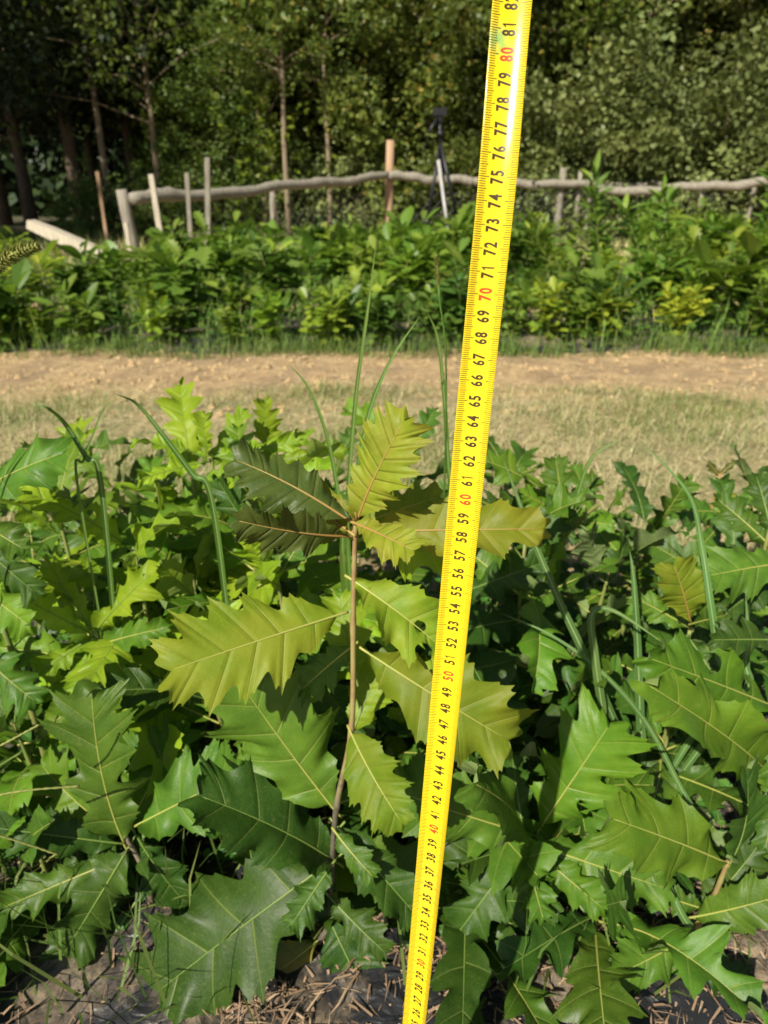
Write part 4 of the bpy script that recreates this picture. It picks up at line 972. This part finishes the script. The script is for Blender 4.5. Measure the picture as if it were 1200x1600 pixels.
def stake(label, t, b_, y, r, mat, name='wooden_stake', y2=None):
    T = at(*t, y2 or y); B = at(*b_, y); B.z = min(B.z, 0); foot = Vector((B.x, B.y, -.03))
    o = MB(); d = (T-foot); s_ = Vector((1, 0, 0)); f_ = d.cross(s_).normalized(); s_ = f_.cross(d).normalized()
    rr = r; q0 = []
    rn = random.Random(int(t[0]))
    for u in (0, .33, .66, 1):
        p = d*u; w_ = rr*rn.uniform(.9, 1.08)
        for sx, sy in ((-1, -1), (1, -1), (1, 1), (-1, 1)): q0.append(p+s_*sx*w_+f_*sy*w_*.8)
    o.v = q0
    for i in range(3):
        for k_ in range(4): o.f.append((i*4+k_, i*4+(k_+1) % 4, i*4+4+(k_+1) % 4, i*4+4+k_)); o.m.append(0)
    o.f += [(3, 2, 1, 0), (12, 13, 14, 15)]; o.m += [0, 0]
    ob = o.build(name, mat, smooth=False); ob.location = foot; return tag(ob, label, 'stake', 'stakes by the left rail')
stake('pale leaning wooden stake, the leftmost and brightest by the rail', (236, 272), (258, 404), 6.3, .021, M['wood_pale'])
stake('thin grey stake between the leaning one and the tallest', (292, 270), (296, 380), 6.9, .018, M['wood_grey'])
stake('upright grey stake, the tallest in front of the left rail', (324, 246), (322, 385), 7.0, .021, M['wood_grey'])
stake('short pale stick poking from dry grass beside the end post', (196, 348), (204, 392), 6.4, .016, M['wood_pale'])
stake('short brown stake standing at the forest edge far left', (152, 268), (160, 330), 9.0, .018, M['wood_red'])
a = at(48, 350, 5.9); b_ = at(168, 402, 5.7); ob = MB(); c0 = a.lerp(b_, .5)
d = (b_-a); n_ = Vector((0, 0, 1)); s_ = d.cross(n_).normalized(); n_ = s_.cross(d).normalized()
for u in (0, .3, .7, 1):
    for sx, sy in ((-1, -1), (1, -1), (1, 1), (-1, 1)): ob.v.append(a+d*u-c0+s_*sx*.045+n_*sy*.04*(1 if u not in (0,) else .8))
for i in range(3):
    for k_ in range(4): ob.f.append((i*4+k_, i*4+(k_+1) % 4, i*4+4+(k_+1) % 4, i*4+4+k_)); ob.m.append(0)
ob.f += [(3, 2, 1, 0), (12, 13, 14, 15)]; ob.m += [0, 0]
o = ob.build('wooden_beam', M['wood_pale'], smooth=False); o.location = c0; tag(o, 'pale weathered beam slanting down into the seedlings at the left', 'beam')

def tripod():
    y = 6.0; top = at(687, 186, y); base = Vector((at(692, 440, y).x, y, 0))
    r = empty('tripod', base, 'black tripod with a pale rod standing among the seedlings behind the tape', 'tripod')
    b = MB(); b.tube([at(688, 232, y)-base, top-base], .016, 8); b.tube([at(688, 214, y)-base, at(688, 204, y)-base], .03, 10); b.build('centre_column', M['black'], r)
    h = MB(); c = at(687, 176, y)-base; h.box(c-Vector((.05, .035, .018)), c+Vector((.05, .035, .03))); h.tube([c-Vector((0, 0, .06)), c-Vector((0, 0, .015))], .028, 10); hd = h.build('pan_head', M['black'], r, smooth=False)
    g = MB(); g.tube([c-Vector((.01, .02, .02)), at(671, 206, y-.1)-base], [.009, .014], 7); g.build('pan_handle', M['black'], hd)
    for f_, yy in (((652, 445), 5.8), ((738, 415), 5.9), ((705, 400), 6.45)):
        ft = at(*f_, yy); ft.z = 0; k_ = MB(); s0_ = at(688, 222, y)-base; e = ft-base; m_ = s0_.lerp(e, .55)
        k_.tube([s0_, m_], .014, 8); k_.tube([m_, e], .010, 8); lg = k_.build('leg', M['black'], r)
        q = MB(); q.tube([m_+(s0_-m_)*.03, m_-(s0_-m_)*.03], .021, 8); q.build('clamp', M['black'], lg)
    ob_ = MB(); A = at(685, 250, 5.7); B_ = at(711, 442, 5.55); ob_.tube([A-B_, Vector((0, 0, 0))], [.013, .010], 8)
    ro = ob_.build('survey_rod', M['silver']); ro.location = B_; tag(ro, 'pale silvery rod leaning against the black tripod', 'rod')
tripod()

# ------------------------------------------------------------------ forest
def tree_meshes(i, H_=8.0, rc=1.8, z0=.6, n=9000, lsz=(.05, .085), mat='crown_a', bark='bark', tr=.07, lean=0, gap=.5, low=.62):
    rn = random.Random(i*991+13); tk = MB(); cr = MB()
    P = [Vector((0, 0, -.1))]; 
    for k_ in range(1, 9): P.append(Vector((lean*k_/8+rn.uniform(-.05, .05)*k_*.35, rn.uniform(-.05, .05)*k_*.35, H_*k_/8)))
    tk.tube(P, [tr*(1.3 if q == 0 else 1-.85*q/8) for q in range(9)], 9)
    cl = []
    nb = 44
    for k_ in range(nb):
        f = rn.random(); z = z0+(H_-z0)*(f**1.25); rr = rc*(1-.62*max(0, (z/H_-.45)/.55)**1.5)*rn.uniform(.35, 1.0); az = rn.uniform(0, 6.28)
        p = P[min(8, int(z/H_*8))]; c = Vector((p.x+math.cos(az)*rr, p.y+math.sin(az)*rr, z))
        st = Vector((p.x, p.y, max(.4, z-.25*rr))); tk.tube([st, st.lerp(c, .5)+Vector((0, 0, .08)), c], [tr*.28, tr*.18, .006], 5, cap=False)
        cl.append((c, rn.uniform(.32, .62)*rc/1.8))
        for _ in range(3):
            c2 = c+Vector((rn.gauss(0, .3), rn.gauss(0, .3), rn.gauss(0, .28))); cl.append((c2, rn.uniform(.16, .34)*rc/1.8))
    ws = [c[1]**2*(1.0 if c[0].z < 4.2 else .35) for c in cl]
    for _ in range(n):
        c, r_ = rn.choices(cl, ws)[0] if False else cl[pick(rn, ws)]
        d = Vector((rn.gauss(0, 1), rn.gauss(0, 1), rn.gauss(0, .8))).normalized()*r_*rn.random()**.4
        p = c+d; 
        if p.z < .05: p.z = rn.uniform(.05, .3)
        L = rn.uniform(*lsz)*(1.0 if p.z < 4.3 else 2.0)
        a = Vector((rn.gauss(0, 1), rn.gauss(0, 1), rn.gauss(-.4, .7))).normalized(); up = Vector((rn.gauss(-.3, .6), rn.gauss(-.5, .6), rn.gauss(.8, .5))); s_ = a.cross(up)
        if s_.length < .05: continue
        s_ = s_.normalized()*L*.34; q = len(cr.v)
        cr.v += [p, p+a*L*.5+s_, p+a*L, p+a*L*.5-s_]; cr.f.append((q, q+1, q+2, q+3)); cr.m.append(0)
    return tk.mesh('trunk', M[bark]), cr.mesh('crown', M[mat], smooth=False)
import bisect
_cum = {}
def pick(rn, ws):
    k_ = id(ws)
    if k_ not in _cum:
        _cum.clear(); t = 0; L = []
        for w_ in ws: t += w_; L.append(t)
        _cum[k_] = L
    L = _cum[k_]; return min(len(L)-1, bisect.bisect(L, rn.random()*L[-1]))
TK = {}
def tree(key, x, y, label, group, rz, sc=1.0, name='tree', **kw):
    if key not in TK: TK[key] = tree_meshes(len(TK)+1, **kw)
    o = empty(name, (x, y, 0), label, 'tree', group); o.rotation_euler.z = rz; o.scale = (sc, sc, sc)
    link('trunk', TK[key][0], o); link('crown', TK[key][1], o); return o
rt = random.Random(8)
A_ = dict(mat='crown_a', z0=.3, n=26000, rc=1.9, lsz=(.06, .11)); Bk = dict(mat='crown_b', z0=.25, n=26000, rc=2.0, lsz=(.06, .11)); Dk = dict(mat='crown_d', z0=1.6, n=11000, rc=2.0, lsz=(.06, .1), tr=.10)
Ck = dict(mat='crown_c', z0=.5, n=9000, rc=1.1, H_=3.4, tr=.03, lsz=(.05, .08)); Pk = dict(mat='crown_a', z0=3.6, n=5000, rc=1.4, H_=9, tr=.075, bark='bark_pale', lsz=(.06, .1))
gA, gB, gD = 'dense green trees of the forest edge', 'grey green trees behind the right fence', 'dark trees of the shaded left forest'
for px, y in ((600, 12.0), (665, 11.4), (740, 11.8), (610, 13.4), (700, 13.2), (800, 13.0), (520, 14.6)):
    tree(('a', rt.randrange(3)), xg(px, y, 300), y, 'dense green tree set back behind the forest edge, middle' if y > 12.3 else 'dense green tree with yellowing specks behind the tall reddish post, '+{600: 'leftmost of three', 665: 'middle of three', 740: 'rightmost of three'}[px], gA, rt.uniform(0, 6), rt.uniform(.9, 1.1), **A_)
for px, y in ((850, 12.0), (930, 11.2), (1020, 11.6), (1110, 11.0), (1200, 11.4), (1290, 11.2), (890, 13.4), (980, 13.2), (1080, 13.0), (1180, 13.4)):
    tree(('b', rt.randrange(3)), xg(px, y, 300), y, 'grey green leafy tree set back in the right forest' if y > 12.3 else 'grey green leafy tree at the right forest edge, %s from the tape' % {850: 'first', 930: 'second', 1020: 'third', 1110: 'fourth', 1200: 'fifth', 1290: 'sixth'}[px], gB, rt.uniform(0, 6), rt.uniform(.9, 1.1), **Bk)
for px, y in ((-60, 11.5), (40, 12.2), (120, 11.8), (210, 12.8), (300, 13.2), (390, 13.6), (0, 14.0), (150, 14.5), (260, 15), (470, 14.2), (340, 15.4)):
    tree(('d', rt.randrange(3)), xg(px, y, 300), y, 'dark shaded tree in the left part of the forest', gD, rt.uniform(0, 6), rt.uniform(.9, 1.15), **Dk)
for px, y, s in ((350, 10.9, .78), (392, 11.3, .66), (310, 11.2, .60), (330, 11.8, .9)):
    tree(('c', rt.randrange(2)), xg(px, y, 300), y, 'light green young tree glowing between the dark trunks', 'light green young trees', rt.uniform(0, 6), s, **Ck)
tree(('v', 0), xg(430, 10.6, 280), 10.6, 'narrow bright green vine-covered sapling beside the pale trunks', None, 0, 1.0, name='vine_covered_sapling', mat='bed_b', z0=.5, n=1500, rc=.16, H_=2.0, tr=.02, lsz=(.05, .08))
for px, y, tr_, lb in ((449, 10.3, .55, 'slim pale-barked trunk, the brightest of the bare ones left of the corner post'), (514, 10.5, .5, 'slim pale trunk just left of the corner post'), (168, 11.2, .7, 'pale trunk with broken light in the dark left forest'), (412, 10.8, .55, 'thin pale trunk left of the vine-covered sapling'), (300, 12.4, .7, 'thin pale trunk in the dark gap right of the left forest'), (1120, 10.4, .55, 'pale trunk among the grey green trees at the far right'), (990, 10.9, .9, 'thick pale trunk right behind the fence')):
    tree(('p', rt.randrange(3)), xg(px, y, 290), y, lb, 'pale trunks at the forest edge', rt.uniform(0, 6), tr_, **Pk)
for px, y, s, lb in ((250, 10.9, 1.0, 'sunlit branchy tree with bright leaves hanging over the dark left forest'),):
    tree(('l', px > 200), xg(px, y, 300), y, lb, None, rt.uniform(0, 6), s, mat='crown_c', z0=1.7, n=4200, rc=1.6, H_=6.5, tr=.05, lsz=(.05, .1), bark='bark_pale')
# shrubs at the forest foot
SH = dict(mat='crown_b', z0=.1, n=3600, rc=.7, H_=1.1, tr=.02, lsz=(.045, .08)); SH2 = dict(mat='crown_c', z0=.1, n=3000, rc=.6, H_=.9, tr=.02, lsz=(.045, .08))
for px, y, s, kk in ((240, 10.6, .8, 1), (300, 10.9, .9, 1), (130, 11, .8, 1), (560, 10.7, .9, 0), (680, 10.5, .9, 0), (760, 10.8, 1.1, 0), (840, 10.6, 1.1, 0), (920, 10.4, 1, 0), (1040, 10.2, 1.2, 0), (1130, 10.0, 1.2, 0), (1200, 9.9, 1.3, 0), (480, 11, .9, 0), (370, 10.8, .8, 1)):
    tree(('s', kk, rt.randrange(2)), xg(px, y, 300), y, 'low light green shrub at the foot of the left forest' if kk else 'low grey green shrub at the forest foot behind the fence', 'light green shrubs at the forest foot' if kk else 'grey green shrubs at the forest foot', rt.uniform(0, 6), s, name='shrub', **(SH2 if kk else SH))
# unseen tall trees added off frame to throw shade on the left forest
for x, y in ((-9.8, 3.4), (-11.5, 5.5), (-9.6, .9)):
    tree(('d', 0), x, y, 'unseen tall dark tree added to shade the left forest', 'unseen trees added for shade', x, 1.35, **Dk)
# far woodland mass
rn = random.Random(99); b = MB()
for _ in range(80000):
    x = rn.uniform(-17, 17); y = 17+rn.uniform(0, 4)+abs(x)*.05; z = rn.uniform(0, 9)**1.0; p = Vector((x, y, z)); L = rn.uniform(.22, .42)
    a = Vector((rn.gauss(0, 1), rn.gauss(0, 1), rn.gauss(0, 1))).normalized(); s_ = a.cross(Vector((rn.gauss(0, 1), rn.gauss(0, 1), rn.gauss(0, 1)))).normalized()*L*.35
    q = len(b.v); b.v += [p, p+a*L*.5+s_, p+a*L, p+a*L*.5-s_]; b.f.append((q, q+1, q+2, q+3)); b.m.append(0)
tag(b.build('woodland', M['crown_d'], smooth=False), 'dark distant wood behind the forest edge', 'woodland', kind='stuff')
